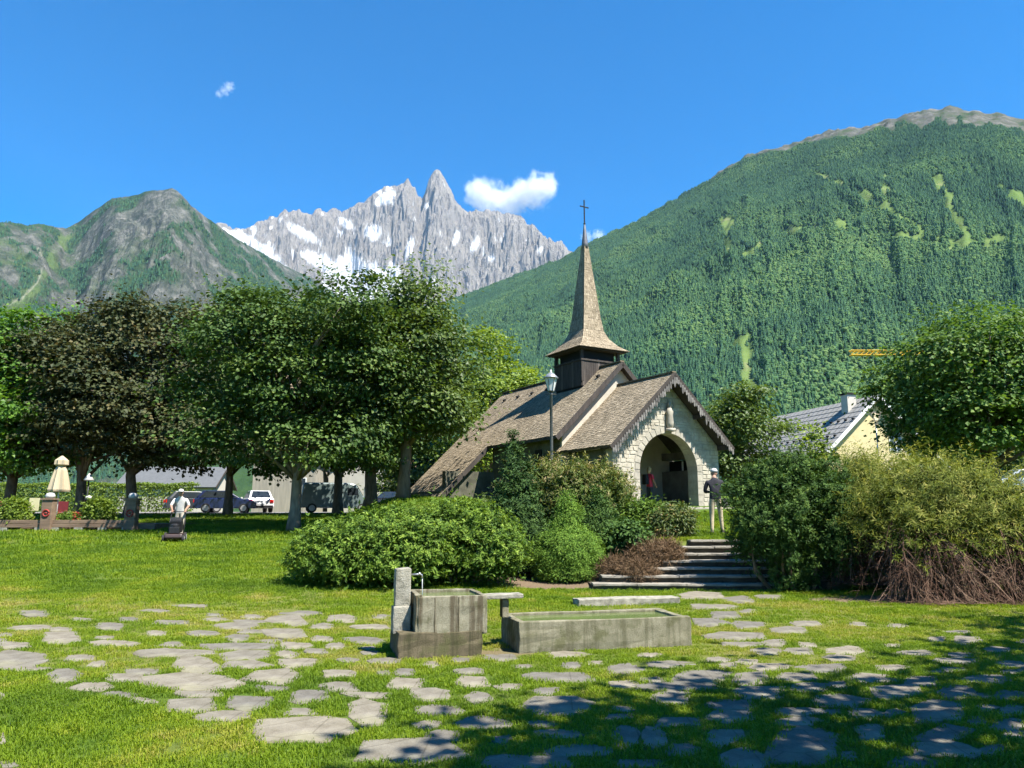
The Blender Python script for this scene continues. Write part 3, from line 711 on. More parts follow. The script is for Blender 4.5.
# ================================================================== STAIRS
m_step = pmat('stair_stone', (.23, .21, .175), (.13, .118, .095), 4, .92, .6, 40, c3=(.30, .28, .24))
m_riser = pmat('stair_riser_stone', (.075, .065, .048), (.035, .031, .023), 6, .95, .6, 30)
stairs = empty('stone_stairs', (0, STAIR_Y0, 0)); tag(stairs, 'wide weathered stone steps climbing to the chapel', 'stairs')
lefts = [593, 602, 645, 663, 667, 680, 690]; ys = [583.8, 576.3, 568.4, 560, 552.5, 545.6, 539.8]
tread = (STAIR_Y1 - STAIR_Y0) / 6
for i in range(7):
    z = STAIR_RISE * (i + 1); y = STAIR_Y0 + tread * i
    xl = at_depth(lefts[i], ys[i], y)[0]; xr = 6.35 + .12 * i
    n = 5 - (i > 3); cuts_ = sorted([xl] + [xl + (xr - xl) * (k + rnd.uniform(-.2, .2)) / n for k in range(1, n)] + [xr])
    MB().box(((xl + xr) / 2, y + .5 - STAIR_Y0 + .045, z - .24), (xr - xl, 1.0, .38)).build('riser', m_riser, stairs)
    for a_, b_ in zip(cuts_[:-1], cuts_[1:]):
        o = MB().box(((a_ + b_) / 2, .24 + y - STAIR_Y0 + rnd.uniform(-.02, .02), z - .03 + rnd.uniform(-.008, .006)), (b_ - a_ - .012, .50, .044)).build('tread_slab', m_step, stairs, bevel=.006)
        roughen(o, .010, .16, i * 7 + len(stairs.children))

# ================================================================== CHAPEL
CH_Z = 1.87; CYAW = .53
chap = empty('chapel', (6.3, 29.0, CH_Z), CYAW); tag(chap, 'small stone alpine chapel with shingled roofs and pointed spire', 'chapel')
CG = np.array([math.cos(CYAW), math.sin(CYAW)]); CB = np.array([-math.sin(CYAW), math.cos(CYAW)])
def chap_world(u, v): return 6.3 + CG[0] * u + CB[0] * v, 29.0 + CG[1] * u + CB[1] * v
m_mort = pmat('lime_mortar', (.34, .31, .25), (.27, .245, .20), 8, .95, .5, 60)
m_msn = pmat('chapel_stone', (.38, .345, .275), (.24, .215, .17), 3.2, .92, .7, 30, c3=(.46, .42, .345))
m_vous = pmat('arch_stone', (.38, .35, .285), (.28, .255, .21), 5, .92, .5, 40, rand=.15)
m_dark = pmat('dark_opening', (.012, .011, .01), (.008, .008, .008), 4, .8)
m_timber = pmat('dark_weathered_timber', (.058, .048, .041), (.03, .025, .022), 8, .85, .5, 40, stretch=(1, 1, .2))
m_timber2 = pmat('greyed_timber', (.12, .10, .085), (.06, .05, .04), 8, .85, .4, 40, stretch=(1, 1, .2))
m_icic = pmat('silvery_weathered_board', (.20, .185, .17), (.05, .046, .042), 5, .85, .4, 60)
m_render = pmat('pale_lime_render', (.44, .40, .33), (.36, .33, .27), 3, .95, .3, 50)
m_side = pmat('shade_toned_stone', (.11, .105, .075), (.05, .05, .035), 2.5, .95, .6, 25)  # side walls: their shade is put into a darker stone colour
m_inner = pmat('shade_toned_porch_stone', (.15, .135, .105), (.085, .075, .06), 2.2, .95, .6, 25)  # inner porch walls coloured darker to carry the shade indoors
m_lead = pmat('dull_lead', (.16, .16, .17), (.10, .10, .11), 9, .5, metal=.4)
m_iron = pmat('wrought_iron', (.03, .028, .028), (.02, .02, .02), 20, .5, metal=.6)
m_shing, nt, b, _ = new_mat('weathered_wood_shingle')
ta = nt.nodes.new('ShaderNodeAttribute'); ta.attribute_name = 'tint'
n1 = tex(nt, 'Noise', 22, 6, .7); n2 = tex(nt, 'Noise', 1.1, 4, .6)
c = ramp(nt, ta.outputs['Fac'], [(0, (.18, .148, .105)), (.3, (.25, .207, .15)), (.7, (.315, .262, .193)), (1, (.40, .34, .255))])
c = mix(nt, .5, c, ramp(nt, n1.outputs[0], [(.3, (.55, .53, .5)), (.7, (1.15, 1.13, 1.1))]), 'MULTIPLY')
c = mix(nt, .55, c, ramp(nt, n2.outputs[0], [(.33, (.62, .62, .58)), (.7, (1.2, 1.17, 1.1))]), 'MULTIPLY')
nt.links.new(c, b.inputs['Base Color']); b.inputs['Roughness'].default_value = .9; b.inputs['Specular IOR Level'].default_value = .15
bump(nt, b, n1.outputs[0], .4, .01)

def shingles(name, corners, parent, course=.125, wid=.105, lift=.018, seed=1, local=True):
    """corners: eave-left, eave-right, top-right, top-left; rows of separate overlapping shingles"""
    A_, B_, C_, D_ = [np.array(p, float) for p in corners]; r = np.random.default_rng(seed)
    nrm = np.cross(B_ - A_, D_ - A_); nrm /= np.linalg.norm(nrm)
    flip = nrm[2] < 0
    if flip: nrm = -nrm
    H = max(np.linalg.norm(D_ - A_), np.linalg.norm(C_ - B_)); rows = int(H / course)
    V = []; F = []; T_ = []
    for i in range(rows):
        s0, s1 = i / rows, min((i + 1.35) / rows, 1)
        L0, L1 = A_ + (D_ - A_) * s0, B_ + (C_ - B_) * s0; U0, U1 = A_ + (D_ - A_) * s1, B_ + (C_ - B_) * s1
        W = np.linalg.norm(L1 - L0)
        if W < .03: continue
        ed = [0]
        while ed[-1] < 1: ed.append(ed[-1] + wid * r.uniform(.6, 1.5) / W)
        ed[-1] = 1
        for a, c in zip(ed[:-1], ed[1:]):
            if c - a < .004 / W: continue
            g_ = .006 / W; j = r.uniform(-.18, .18) / rows
            sj0 = max(s0 + j, -.01)
            l0 = A_ + (D_ - A_) * sj0; l1 = B_ + (C_ - B_) * sj0
            up = lift * r.uniform(.75, 1.3)
            a0, c0 = l0 + (l1 - l0) * (a + g_), l0 + (l1 - l0) * (c - g_)
            a1, c1 = U0 + (U1 - U0) * (a + g_), U0 + (U1 - U0) * (c - g_)
            k = len(V); V += [a0 + nrm * up, c0 + nrm * (up + r.uniform(-.004, .004)), c1 + nrm * .006, a1 + nrm * .006, a0, c0]
            F += [(k, k + 1, k + 2, k + 3), (k + 4, k + 5, k + 1, k)]
            T_ += [np.clip(r.normal(.5, .22), 0, 1)] * 6
    F = np.array(F)
    if flip: F = F[:, ::-1]
    o = bpy.data.objects.new(name, np_mesh(name, V, F, [m_shing], {'tint': T_})); link(o, parent); tag(o, None, kind='stuff'); return o

Z = lambda w: w - CH_Z
# --- porch
PW_L, PW_R, PE, PA, PL = 3.15, 2.95, 4.10, 7.05, 3.55
OV = .55                                        # rake overhang in front of the wall
XL, XR = -2.68, 2.70; ARC_U, ARC_R, ARC_Z = .06, 1.47, 3.28; WT = .55
def roof_z(u, W, e, a): return a - (a - e) * abs(u) / W
def gable_poly():
    top = roof_z(0, PW_L, PE, PA) - .22
    return top
def wall_with_arch():
    """front wall: polygon strips either side and above of the arch"""
    m = MB(); N = 22
    zt = lambda u: roof_z(u, PW_L, PE, PA) - .20
    us = sorted(set([XL, XR, 0.0] + [ARC_U - ARC_R * math.cos(math.pi * k / N) for k in range(N + 1)]))
    for a, c in zip(us[:-1], us[1:]):
        mid = (a + c) / 2
        def bot(u):
            return ARC_Z + math.sqrt(max(ARC_R ** 2 - (u - ARC_U) ** 2, 0)) if abs(mid - ARC_U) < ARC_R else CH_Z - .5
        P = [(a, bot(a)), (c, bot(c)), (c, zt(c)), (a, zt(a))]
        V = [(u, OV, Z(z)) for u, z in P] + [(u, OV + WT, Z(z)) for u, z in P]
        F = [(0, 1, 2, 3), (7, 6, 5, 4), (0, 4, 5, 1), (3, 2, 6, 7)]
        if a == XL: F.append((0, 3, 7, 4))
        if c == XR: F.append((1, 5, 6, 2))
        m.add(V, F)
    for sgn in (-1, 1):
        u = ARC_U + sgn * ARC_R
        m.add([(u, OV, Z(CH_Z - .5)), (u, OV + WT, Z(CH_Z - .5)), (u, OV + WT, Z(ARC_Z)), (u, OV, Z(ARC_Z))], [(0, 1, 2, 3)])
    return m
fw = wall_with_arch().build('porch_front_wall', m_mort, chap)
# masonry on that wall: separate stones in courses, proud of the mortar
rn = np.random.default_rng(3); msn = MB(); z = CH_Z - .3
while z < PA - .3:
    hgt = rn.uniform(.11, .23); zm = z + hgt / 2
    lim = (PA - .22 - (zm + hgt * .3)) / ((PA - PE) / PW_L)
    segs = [(max(XL, -lim), min(XR, lim))]
    vr = ARC_R + .27
    if zm < ARC_Z + vr:
        hw = vr if zm < ARC_Z else math.sqrt(max(vr ** 2 - (zm - ARC_Z) ** 2, 0))
        a, c = segs[0]; segs = [(a, ARC_U - hw), (ARC_U + hw, c)]
    for a, c in segs:
        u = a
        while c - u > .08:
            w = min(rn.uniform(.14, .46), c - u)
            if c - u - w < .1: w = c - u
            d = rn.uniform(.006, .024); j = rn.uniform(-.022, .022, 8)
            P = [(u + .012 + j[0], z + .01 + j[1]), (u + w - .012 + j[2], z + .01 + j[3]), (u + w - .012 + j[4], z + hgt - .01 + j[5]), (u + .012 + j[6], z + hgt - .01 + j[7])]
            cu, cz = u + w / 2, zm
            V = [(x, OV - .001, Z(y)) for x, y in P] + [(cu + (x - cu) * .90, OV - d, Z(cz + (y - cz) * .84)) for x, y in P]
            msn.add(V, [(4, 5, 6, 7), (0, 1, 5, 4), (1, 2, 6, 5), (2, 3, 7, 6), (3, 0, 4, 7)]); u += w
    z += hgt
o = msn.build('masonry', m_msn, fw); tag(o, None, kind='stuff')
# arch ring
NV = 19
for k in range(NV):
    t0, t1 = math.pi * k / NV + .012, math.pi * (k + 1) / NV - .012; ro = ARC_R + (.26 if k % 2 else .22)
    P = [(ARC_U - r_ * math.cos(t), ARC_Z + r_ * math.sin(t)) for r_, t in ((ARC_R - .004, t0), (ro, t0), (ro, t1), (ARC_R - .004, t1))]
    MB().prism([(u, Z(z_)) for u, z_ in P], 'y', OV - .016, OV + WT - .03).build('voussoir', m_vous, fw)
for sgn in (-1, 1):
    z = CH_Z - .3; k = 0
    while z < ARC_Z - .02:
        h_ = min(.27, ARC_Z - z); w = .26 if k % 2 else .20; u0 = ARC_U + sgn * (ARC_R - .004); u1 = ARC_U + sgn * (ARC_R + w)
        MB().box(((u0 + u1) / 2, OV + WT / 2 - .02, Z(z + h_ / 2)), (abs(u1 - u0), WT - .02, h_ - .016)).build('jamb_stone', m_vous, fw); z += h_; k += 1
# niche figure over the arch
st = MB().lathe([(.05, 0), (.13, .05), (.16, .22), (.13, .50), (.16, .66), (.10, .78), (.05, .82), (.085, .88), (.09, .96), (.03, 1.05)], (.08, OV - .12, Z(4.92)), 12, sy=.8)
st.box((.08, OV - .12, Z(4.86)), (.34, .26, .12)); st.build('carved_figure', m_vous, fw, True)
# side and back walls of the porch, ceiling, floor
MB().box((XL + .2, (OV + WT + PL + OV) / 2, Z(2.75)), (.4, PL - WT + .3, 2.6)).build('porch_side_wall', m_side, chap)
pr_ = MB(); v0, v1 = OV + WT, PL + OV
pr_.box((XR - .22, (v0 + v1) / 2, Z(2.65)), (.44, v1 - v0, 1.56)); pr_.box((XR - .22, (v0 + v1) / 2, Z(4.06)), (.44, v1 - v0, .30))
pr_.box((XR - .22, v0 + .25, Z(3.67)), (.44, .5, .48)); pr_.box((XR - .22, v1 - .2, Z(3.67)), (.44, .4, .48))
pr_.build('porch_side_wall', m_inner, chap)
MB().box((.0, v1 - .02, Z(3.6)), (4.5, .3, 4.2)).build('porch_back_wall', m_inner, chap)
MB().box((.15, v1 - .19, Z(3.0)), (1.5, .06, 2.26)).build('door', m_timber, chap)
for s in (-1, 1): MB().box((.15 + s * .85, v1 - .2, Z(3.0)), (.2, .1, 2.3)).build('door_jamb', m_vous, chap)
MB().box((.15, v1 - .2, Z(4.27)), (1.9, .1, .24)).build('door_lintel', m_vous, chap)
MB().box((XR + .0, (v0 + v1) / 2, Z(3.67)), (.02, 1.9, .46)).build('opening_shade_sheet', m_dark, chap)  # near-black sheet standing in for the shade inside the wall opening
MB().box((XR - .26, 2.35, Z(3.62)), (.05, .05, .42)).build('candle', pmat('white_wax', (.8, .78, .72)), chap)
MB().add([(XL, v0 - .1, Z(PE + .35)), (XR, v0 - .1, Z(PE + .35)), (XR, v1, Z(PE + .35)), (XL, v1, Z(PE + .35)), (0, v0 - .1, Z(PA - .5)), (0, v1, Z(PA - .5))],
         [(0, 4, 5, 3), (1, 2, 5, 4)]).build('porch_ceiling', m_timber, chap)
MB().box((.5, 1.3, -.17), (8.2, 5.8, .36)).build('terrace', pmat('terrace_paving', (.33, .30, .25), (.25, .23, .19), 3, .9, .4, 30), chap, bevel=.02)
def roof_slab(nm, P4, th=.10, mat=m_timber):
    A_, B_, C_, D_ = [Vector(p) for p in P4]; n_ = (B_ - A_).cross(D_ - A_).normalized()
    if n_.z < 0: n_ = -n_
    V = [p for p in (A_, B_, C_, D_)] + [p - n_ * th for p in (A_, B_, C_, D_)]
    return MB().add(V, [(0, 1, 2, 3), (7, 6, 5, 4), (0, 4, 5, 1), (1, 5, 6, 2), (2, 6, 7, 3), (3, 7, 4, 0)]).build(nm, mat, chap)
def roof(nm, uL, zL, zA, v0, v1, seed, th=.10):
    P4 = [(uL, v0, Z(zL)), (uL, v1, Z(zL)), (0, v1, Z(zA)), (0, v0, Z(zA))]
    o = roof_slab(nm, P4, th); sh = shingles('shingles', P4, o, seed=seed); return o
roof('porch_roof', -PW_L, PE, PA, 0, PL + .02, 1); roof('porch_roof', PW_R, PA - (PA - PE) * PW_R / PW_L, PA, 0, PL + .02, 2)
# bargeboards with hanging fringe
sl_ = (PA - PE) / PW_L
for sgn, W in ((-1, PW_L), (1, PW_R)):
    ln = math.hypot(W, W * sl_); an = math.atan(sl_)
    m = MB(); z_ = PA - sl_ * W / 2
    m.box((sgn * W / 2, -.03, Z(z_) - .10), (ln + .05, .045, .20), ry=sgn * an); bb = m.build('bargeboard', m_timber, chap)
    n = 30
    for k in range(n):
        u = W * (k + .5) / n; hh = random.Random(k * 3 + (sgn > 0)).uniform(.14, .34) + (.10 if k % 3 == 0 else 0)
        zt = PA - sl_ * u - .15
        MB().prism([(sgn * u - .045, Z(zt)), (sgn * u + .045, Z(zt)), (sgn * u + .04, Z(zt - hh * .75)), (sgn * u, Z(zt - hh)), (sgn * u - .04, Z(zt - hh * .75))], 'y', -.075, -.055).build('fringe_board', m_icic, bb)
for sgn, W in ((-1, PW_L), (1, PW_R)):                 # purlin ends
    for fr in (.02, .5, .93): MB().box((sgn * W * fr, .42, Z(PA - sl_ * W * fr) - .22), (.16, .85, .18)).build('purlin', m_timber, chap)
# --- nave
NW, NE, NA, NV0, NL = 3.40, 4.71, 8.03, 3.17, 10.25
ns = (NA - NE) / NW; KV = NV0 + .56 * NL; LOWZ = 2.30; LU = (NA - LOWZ) / ns
roof('nave_roof', -NW, NE, NA, NV0, KV, 5)
P4 = [(-LU, KV, Z(LOWZ)), (-LU, NV0 + NL, Z(LOWZ)), (0, NV0 + NL, Z(NA)), (0, KV, Z(NA))]
o = roof_slab('nave_roof', P4); shingles('shingles', P4, o, seed=6)
roof('nave_roof', NW, NE, NA, NV0, NV0 + NL, 7)
ng = NV0 + .28
V = [(-2.95, ng, Z(1.4)), (2.95, ng, Z(1.4)), (2.95, ng, Z(NA - ns * 2.95 - .18)), (0, ng, Z(NA - .18)), (-2.95, ng, Z(NA - ns * 2.95 - .18))]
V2 = [(x, y + .5, z_) for x, y, z_ in V]
MB().add(V + V2, [(0, 1, 2, 3, 4), (9, 8, 7, 6, 5), (0, 4, 9, 5), (1, 6, 7, 2), (0, 5, 6, 1)]).build('nave_front_wall', m_render, chap)
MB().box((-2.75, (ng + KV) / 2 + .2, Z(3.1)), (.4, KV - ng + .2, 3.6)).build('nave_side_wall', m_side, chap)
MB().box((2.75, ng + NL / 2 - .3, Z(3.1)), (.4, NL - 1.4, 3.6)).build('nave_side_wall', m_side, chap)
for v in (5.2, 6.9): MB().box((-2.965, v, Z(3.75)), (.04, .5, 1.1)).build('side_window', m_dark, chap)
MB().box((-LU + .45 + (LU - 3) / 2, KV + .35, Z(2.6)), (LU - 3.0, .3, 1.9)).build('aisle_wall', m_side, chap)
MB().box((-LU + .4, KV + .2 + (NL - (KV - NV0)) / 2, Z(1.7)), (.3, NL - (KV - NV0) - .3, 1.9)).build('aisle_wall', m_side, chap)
for sgn in (-1, 1):
    ln = math.hypot(NW, NW * ns); MB().box((sgn * NW / 2, NV0 - .03, Z(NA - ns * NW / 2) - .10), (ln + .04, .05, .20), ry=sgn * math.atan(ns)).build('bargeboard', m_timber, chap)
ln = math.hypot(LU - NW, (LU - NW) * ns)
MB().box((-(LU + NW) / 2, KV - .03, Z((LOWZ + NE) / 2) - .11), (ln + .02, .05, .20), ry=-math.atan(ns)).build('bargeboard', m_timber, chap)
MB().box((-NW - .01, (NV0 + KV) / 2, Z(NE) - .07), (.04, KV - NV0, .12)).build('eave_board', m_timber, chap)
MB().box((0, NV0 + NL / 2, Z(NA) + .03), (.22, NL, .05)).build('ridge_cap', m_shing, chap)
MB().box((0, PL / 2, Z(PA) + .03), (.2, PL, .05)).build('ridge_cap', m_shing, chap)
for k in range(7):                                     # little snow stops near the ridge
    v = NV0 + .9 + k * 1.35; u = -.62
    MB().box((u, v, Z(NA - ns * .62) + .07), (.12, .16, .10), ry=-math.atan(ns)).build('snow_guard', m_dark, chap)
# --- bell turret and spire
SV = 5.72
tur = empty('turret', (0, SV, Z(7.0))); tur.parent = chap
m = MB()
for k in range(17):                                    # vertical boarding, four sides
    for side in range(4):
        t = -1.02 + 2.04 * (k + .5) / 17; w = .112; hh = 1.12 + .03 * ((k * 7 + side * 3) % 5)
        c_ = (t, -1.04) if side == 0 else (1.04, t) if side == 1 else (t, 1.04) if side == 2 else (-1.04, t)
        s_ = (w, .03, hh) if side % 2 == 0 else (.03, w, hh)
        MB().box((c_[0], c_[1], .65 + hh / 2 - .5), s_).build('turret_board', m_timber if (k * 5 + side) % 7 else m_timber2, tur)
MB().box((0, 0, .3), (2.02, 2.02, 1.7)).build('turret_core', m_dark, tur)
MB().box((0, 0, 1.45), (1.75, 1.75, .64)).build('belfry_shade_core', m_dark, tur)  # near-black box added to paint the shade within the belfry openings
for sx in (-1, 1):
    for sy in (-1, 1): MB().box((sx * 1.0, sy * 1.0, 1.1), (.13, .13, 1.5)).build('corner_post', m_timber, tur)
MB().box((0, 0, 1.31), (2.2, 2.2, .07)).build('turret_rail', m_timber, tur)
MB().box((0, 0, 1.80), (2.5, 2.5, .06)).build('soffit', m_timber, tur)
prof = [(1.38, 8.83), (1.02, 9.10), (.74, 9.45), (.57, 9.84), (.485, 10.4), (.36, 11.6), (.24, 12.75), (.115, 13.95)]
spire = MB()
V = []; F = []
for s, z_ in prof: V += [(-s, -s, z_ - 7.0), (s, -s, z_ - 7.0), (s, s, z_ - 7.0), (-s, s, z_ - 7.0)]
for i in range(len(prof) - 1):
    for k in range(4): F.append((i * 4 + k, i * 4 + (k + 1) % 4, i * 4 + 4 + (k + 1) % 4, i * 4 + 4 + k))
F.append((3, 2, 1, 0)); spire.add(V, F); so = spire.build('spire', m_timber, tur)
for i in range(len(prof) - 1):
    for k in range(4):
        A_, B_ = V[i * 4 + k], V[i * 4 + (k + 1) % 4]; D_, C_ = V[i * 4 + 4 + k], V[i * 4 + 4 + (k + 1) % 4]
        shingles('shingles', (A_, B_, C_, D_), so, course=.115, wid=.085, lift=.014, seed=60 + i * 4 + k)
MB().lathe([(.155, 0), (.15, .25), (.09, .75), (.045, 1.15), (.03, 1.2)], (0, 0, 6.85), 10).build('lead_cap', m_lead, tur, True)
MB().ball((0, 0, 8.10), .055).build('ball_finial', m_iron, tur, True)
MB().box((-.1, -.14, 6.15), (.10, .05, .16)).build('spire_vent', m_dark, tur)
cr = MB(); cr.box((0, 0, 8.68), (.045, .045, 1.12)); cr.box((0, 0, 8.93), (.42, .04, .045)); cr.ball((-.22, 0, 8.93), .035, 8, 6); cr.ball((.22, 0, 8.93), .035, 8, 6); cr.ball((0, 0, 9.25), .035, 8, 6)
cr.build('cross', m_iron, tur)
# grey stone box by the porch wall
w_ = chap_world(2.15, -.2)
gb = MB().box((0, 0, .17), (.34, .22, .36), taper=.92).build('stone_block', pmat('grey_block', (.13, .13, .13), (.09, .09, .09), 8, .8, .3), None, bevel=.02, loc=(w_[0], w_[1], CH_Z + .01)); gb.rotation_euler.z = CYAW
tag(gb, 'small dark grey stone block beside the porch wall', 'stone block')
# ================================================================== VEGETATION
m_bark = pmat('grey_bark', (.16, .125, .095), (.07, .055, .042), 9, .95, .8, 30, stretch=(1, 1, .25))
m_bark2 = pmat('brown_bark', (.22, .16, .105), (.11, .08, .055), 9, .95, .8, 30, stretch=(1, 1, .25))
m_twig = pmat('dry_twig', (.20, .145, .11), (.10, .07, .055), 6, .9)
GRN = lambda k, w=1.0: [(0, (.018 * k * w, .045 * k, .012 * k)), (.4, (.035 * k * w, .085 * k, .018 * k)), (.75, (.060 * k * w, .125 * k, .025 * k)), (1, (.10 * k * w, .17 * k, .04 * k))]
L_maple = leaf_mat('maple_leaf', GRN(1.1, 1.25), .24, .6, .22)
L_maple2 = leaf_mat('fresh_maple_leaf', GRN(1.55, 1.2), .34, .6, .22)
L_bright = leaf_mat('bright_leaf', [(0, (.04, .10, .012)), (.5, (.085, .19, .02)), (1, (.16, .27, .04))], .4)
L_purple = leaf_mat('bronze_leaf', [(0, (.024, .034, .014)), (.4, (.045, .060, .022)), (.75, (.078, .085, .032)), (1, (.14, .115, .05))], .25, .6, .22, tcol=(1.3, 1.1, .7))
L_olive = leaf_mat('light_leaf', [(0, (.04, .07, .018)), (.5, (.08, .13, .028)), (1, (.14, .19, .05))], .35)
L_yel = leaf_mat('yellow_green_leaf', [(0, (.08, .13, .015)), (.5, (.15, .22, .025)), (1, (.24, .31, .045))], .4)
L_laurel = leaf_mat('laurel_leaf', [(0, (.035, .075, .012)), (.4, (.085, .155, .019)), (.75, (.15, .235, .03)), (1, (.235, .33, .05))], .32, .6, .2)
L_yew = leaf_mat('yew_needles', [(0, (.020, .050, .013)), (.5, (.056, .112, .024)), (.85, (.10, .17, .036)), (1, (.16, .23, .05))], .2, .65, .15)
L_spruce = leaf_mat('dwarf_spruce_needles', [(0, (.045, .10, .018)), (.5, (.12, .22, .03)), (1, (.21, .32, .05))], .25, .65, .15)
L_dark = leaf_mat('dark_conifer_needles', [(0, (.018, .045, .015)), (.5, (.044, .09, .022)), (1, (.09, .15, .036))], .15, .65, .15)
L_gold = leaf_mat('golden_juniper', [(0, (.055, .078, .016)), (.4, (.13, .165, .033)), (.75, (.23, .255, .055)), (1, (.36, .34, .10))], .32, .65, .15)
L_tan = leaf_mat('pale_flower_spikes', [(0, (.045, .08, .015)), (.45, (.095, .135, .028)), (.75, (.17, .18, .05)), (1, (.36, .29, .15))], .25, .6, .2)
L_dead = leaf_mat('dead_brown_twigs', [(0, (.026, .014, .009)), (.5, (.085, .046, .03)), (1, (.19, .125, .085))], 0, .8, .15)
L_heath = leaf_mat('faded_heather', [(0, (.06, .038, .020)), (.5, (.135, .085, .05)), (1, (.23, .165, .10))], .1, .8, .1)
L_bronzetip = leaf_mat('bronze_green_leaf', [(0, (.035, .07, .015)), (.5, (.08, .12, .025)), (.8, (.14, .15, .035)), (1, (.25, .17, .06))], .3)
L_flower = leaf_mat('red_petal', [(0, (.30, .02, .02)), (1, (.55, .10, .08))], .3)

def unit(v): return v / np.maximum(np.linalg.norm(v, axis=-1, keepdims=True), 1e-9)
def leaf_quads(P, N, T_, ln, wd, rng, fold=.18):
    """P leaf base, N normal, T_ direction; kite-shaped folded leaves"""
    n = len(P); T_ = unit(T_ - N * np.sum(T_ * N, -1, keepdims=True)); B = np.cross(N, T_)
    ln = np.broadcast_to(ln, (n,))[:, None]; wd = np.broadcast_to(wd, (n,))[:, None]
    s = rng.uniform(.75, 1.25, (n, 1)); mid = P + T_ * ln * s * .48 + N * (-fold * wd * .5)
    V = np.stack([P, mid + B * wd * s * .5 + N * fold * wd, P + T_ * ln * s - N * ln * .10, mid - B * wd * s * .5 + N * fold * wd], 1)
    F = np.arange(n * 4).reshape(n, 4); return V.reshape(-1, 3), F
def clumps(rng, lobes, n_clump, per, cr, flat=.42, shell=(.55, 1.18), up=.6, out=.6, jit=.7, droop=.2, lower=-.9, spray=0):
    """leaf sprays spread over a set of ellipsoid lobes -> positions, normals, directions, tint"""
    lobes = np.asarray(lobes, float)
    w = (lobes[:, 3] * lobes[:, 4] + lobes[:, 4] * lobes[:, 5]) ; w /= w.sum()
    C = []; D = []
    while len(C) < n_clump:
        m = n_clump; li = rng.choice(len(lobes), m, p=w); d = unit(rng.normal(size=(m, 3)))
        ok = d[:, 2] > lower; li, d = li[ok], d[ok]
        rr = rng.uniform(shell[0], shell[1], (len(d), 1))
        c = lobes[li, :3] + d * rr * lobes[li, 3:6]
        ins = np.zeros(len(c), bool)
        for L in lobes:                                # drop what would lie deep inside another lobe
            ins |= (np.sum(((c - L[:3]) / L[3:6]) ** 2, 1) < .42)
        c, d = c[~ins], d[~ins]; C.extend(c); D.extend(d)
    C = np.array(C[:n_clump]); D = np.array(D[:n_clump])
    ctint = rng.normal(0, .16, n_clump); csz = rng.uniform(.5, 1.6, n_clump)
    k = np.repeat(np.arange(n_clump), per); n = len(k)
    off = rng.normal(size=(n, 3)) * cr * csz[k][:, None] * .55; off[:, 2] *= flat
    P = C[k] + off
    if spray:                                          # needles set along a short outward shoot
        sdir = unit(D * .75 + rng.normal(size=(n_clump, 3)) * .45 + np.array([0, 0, -droop * .8])); sl = spray * csz
        along = rng.random(n); P = C[k] + sdir[k] * (along * sl[k])[:, None] + off * (.35 * (1.15 - along))[:, None]
    N = unit(np.array([0, 0, up]) + D[k] * out + rng.normal(size=(n, 3)) * jit * .6)
    if spray: off = off * .5 + sdir[k] * cr * .9
    T_ = unit(off * 1.2 / cr + D[k] * .7 + rng.normal(size=(n, 3)) * jit + np.array([0, 0, -droop]))
    tint = np.clip(.48 + ctint[k] + rng.normal(0, .17, n) + ((along - .55) * .5 if spray else 0), 0, 1)
    return P, N, T_, tint
def foliage(name, parent, mat, P, N, T_, tint, ln, wd, rng, fold=.18):
    V, F = leaf_quads(P, N, T_, ln, wd, rng, fold)
    o = bpy.data.objects.new(name, np_mesh(name, V, F, [mat], {'tint': np.repeat(tint, 4)})); link(o, parent); return o

def tree(label, x, y, height, cb, rx, ry, mat, n_clump=520, per=46, leaf=(.20, .17), tr=.24, seed=1, lobes_n=15, bark=None, name='maple_tree', cr=.72, group=None, lean=(0, 0), zoff=0, cat='tree', top=1.0, fork=.45):
    rng = np.random.default_rng(seed); z0 = gz(x, y) + zoff
    t = empty(name, (x, y, z0)); tag(t, label, cat, group)
    cz, rz = (cb + height) / 2, (height - cb) / 2; L = []
    for i in range(int(lobes_n * 1.8)):
        d = unit(rng.normal(size=3)); q_ = rng.uniform(.60, .93) if i else 0
        if 0 < i <= 6: t_ = i * 1.047 + rng.normal() * .3; d = np.array([math.cos(t_) * .78, math.sin(t_) * .78, -.85 + rng.normal() * .08]); q_ = .80
        if d[2] < -.75 and i > 6: d[2] *= .6
        s = rng.uniform(.20, .36) if i else .70
        taper = 1 - (1 - top) * max(d[2], 0)
        L.append([d[0] * q_ * rx * taper + lean[0], d[1] * q_ * ry * taper + lean[1], cz + d[2] * q_ * rz * 1.05, rx * s, ry * s, rz * s * .9])
    P, N, T_, ti = clumps(rng, L, int(n_clump * .68), int(per * 1.5), cr * 1.28, .30, (.62, 1.14), .75, .5)
    foliage('crown', t, mat, P, N, T_, ti, leaf[0], leaf[1], rng)
    m = MB(); hh = cb + (height - cb) * fork; pts = []; rad = []
    wob = rng.normal(size=(7, 2)) * .05 * tr / .24
    for k in range(7):
        f_ = k / 6; pts.append((wob[k, 0] * (k > 0) + lean[0] * f_, wob[k, 1] * (k > 0) + lean[1] * f_, -.15 + (hh + .15) * f_))
        rad.append(tr * (1.35 if k == 0 else 1.0 - .55 * f_))
    m.tube(pts, rad, 10)
    for i, l in enumerate(L[1:]):
        a = Vector(pts[2 + i % 4]); e = Vector(l[:3]); mid = a.lerp(e, .5) + Vector((rng.normal() * .2, rng.normal() * .2, rng.normal() * .1 + .15))
        m.tube([a, mid, e], [tr * .38, tr * .22, tr * .06], 6)
    m.build('trunk', bark or m_bark, t, True)
    return t

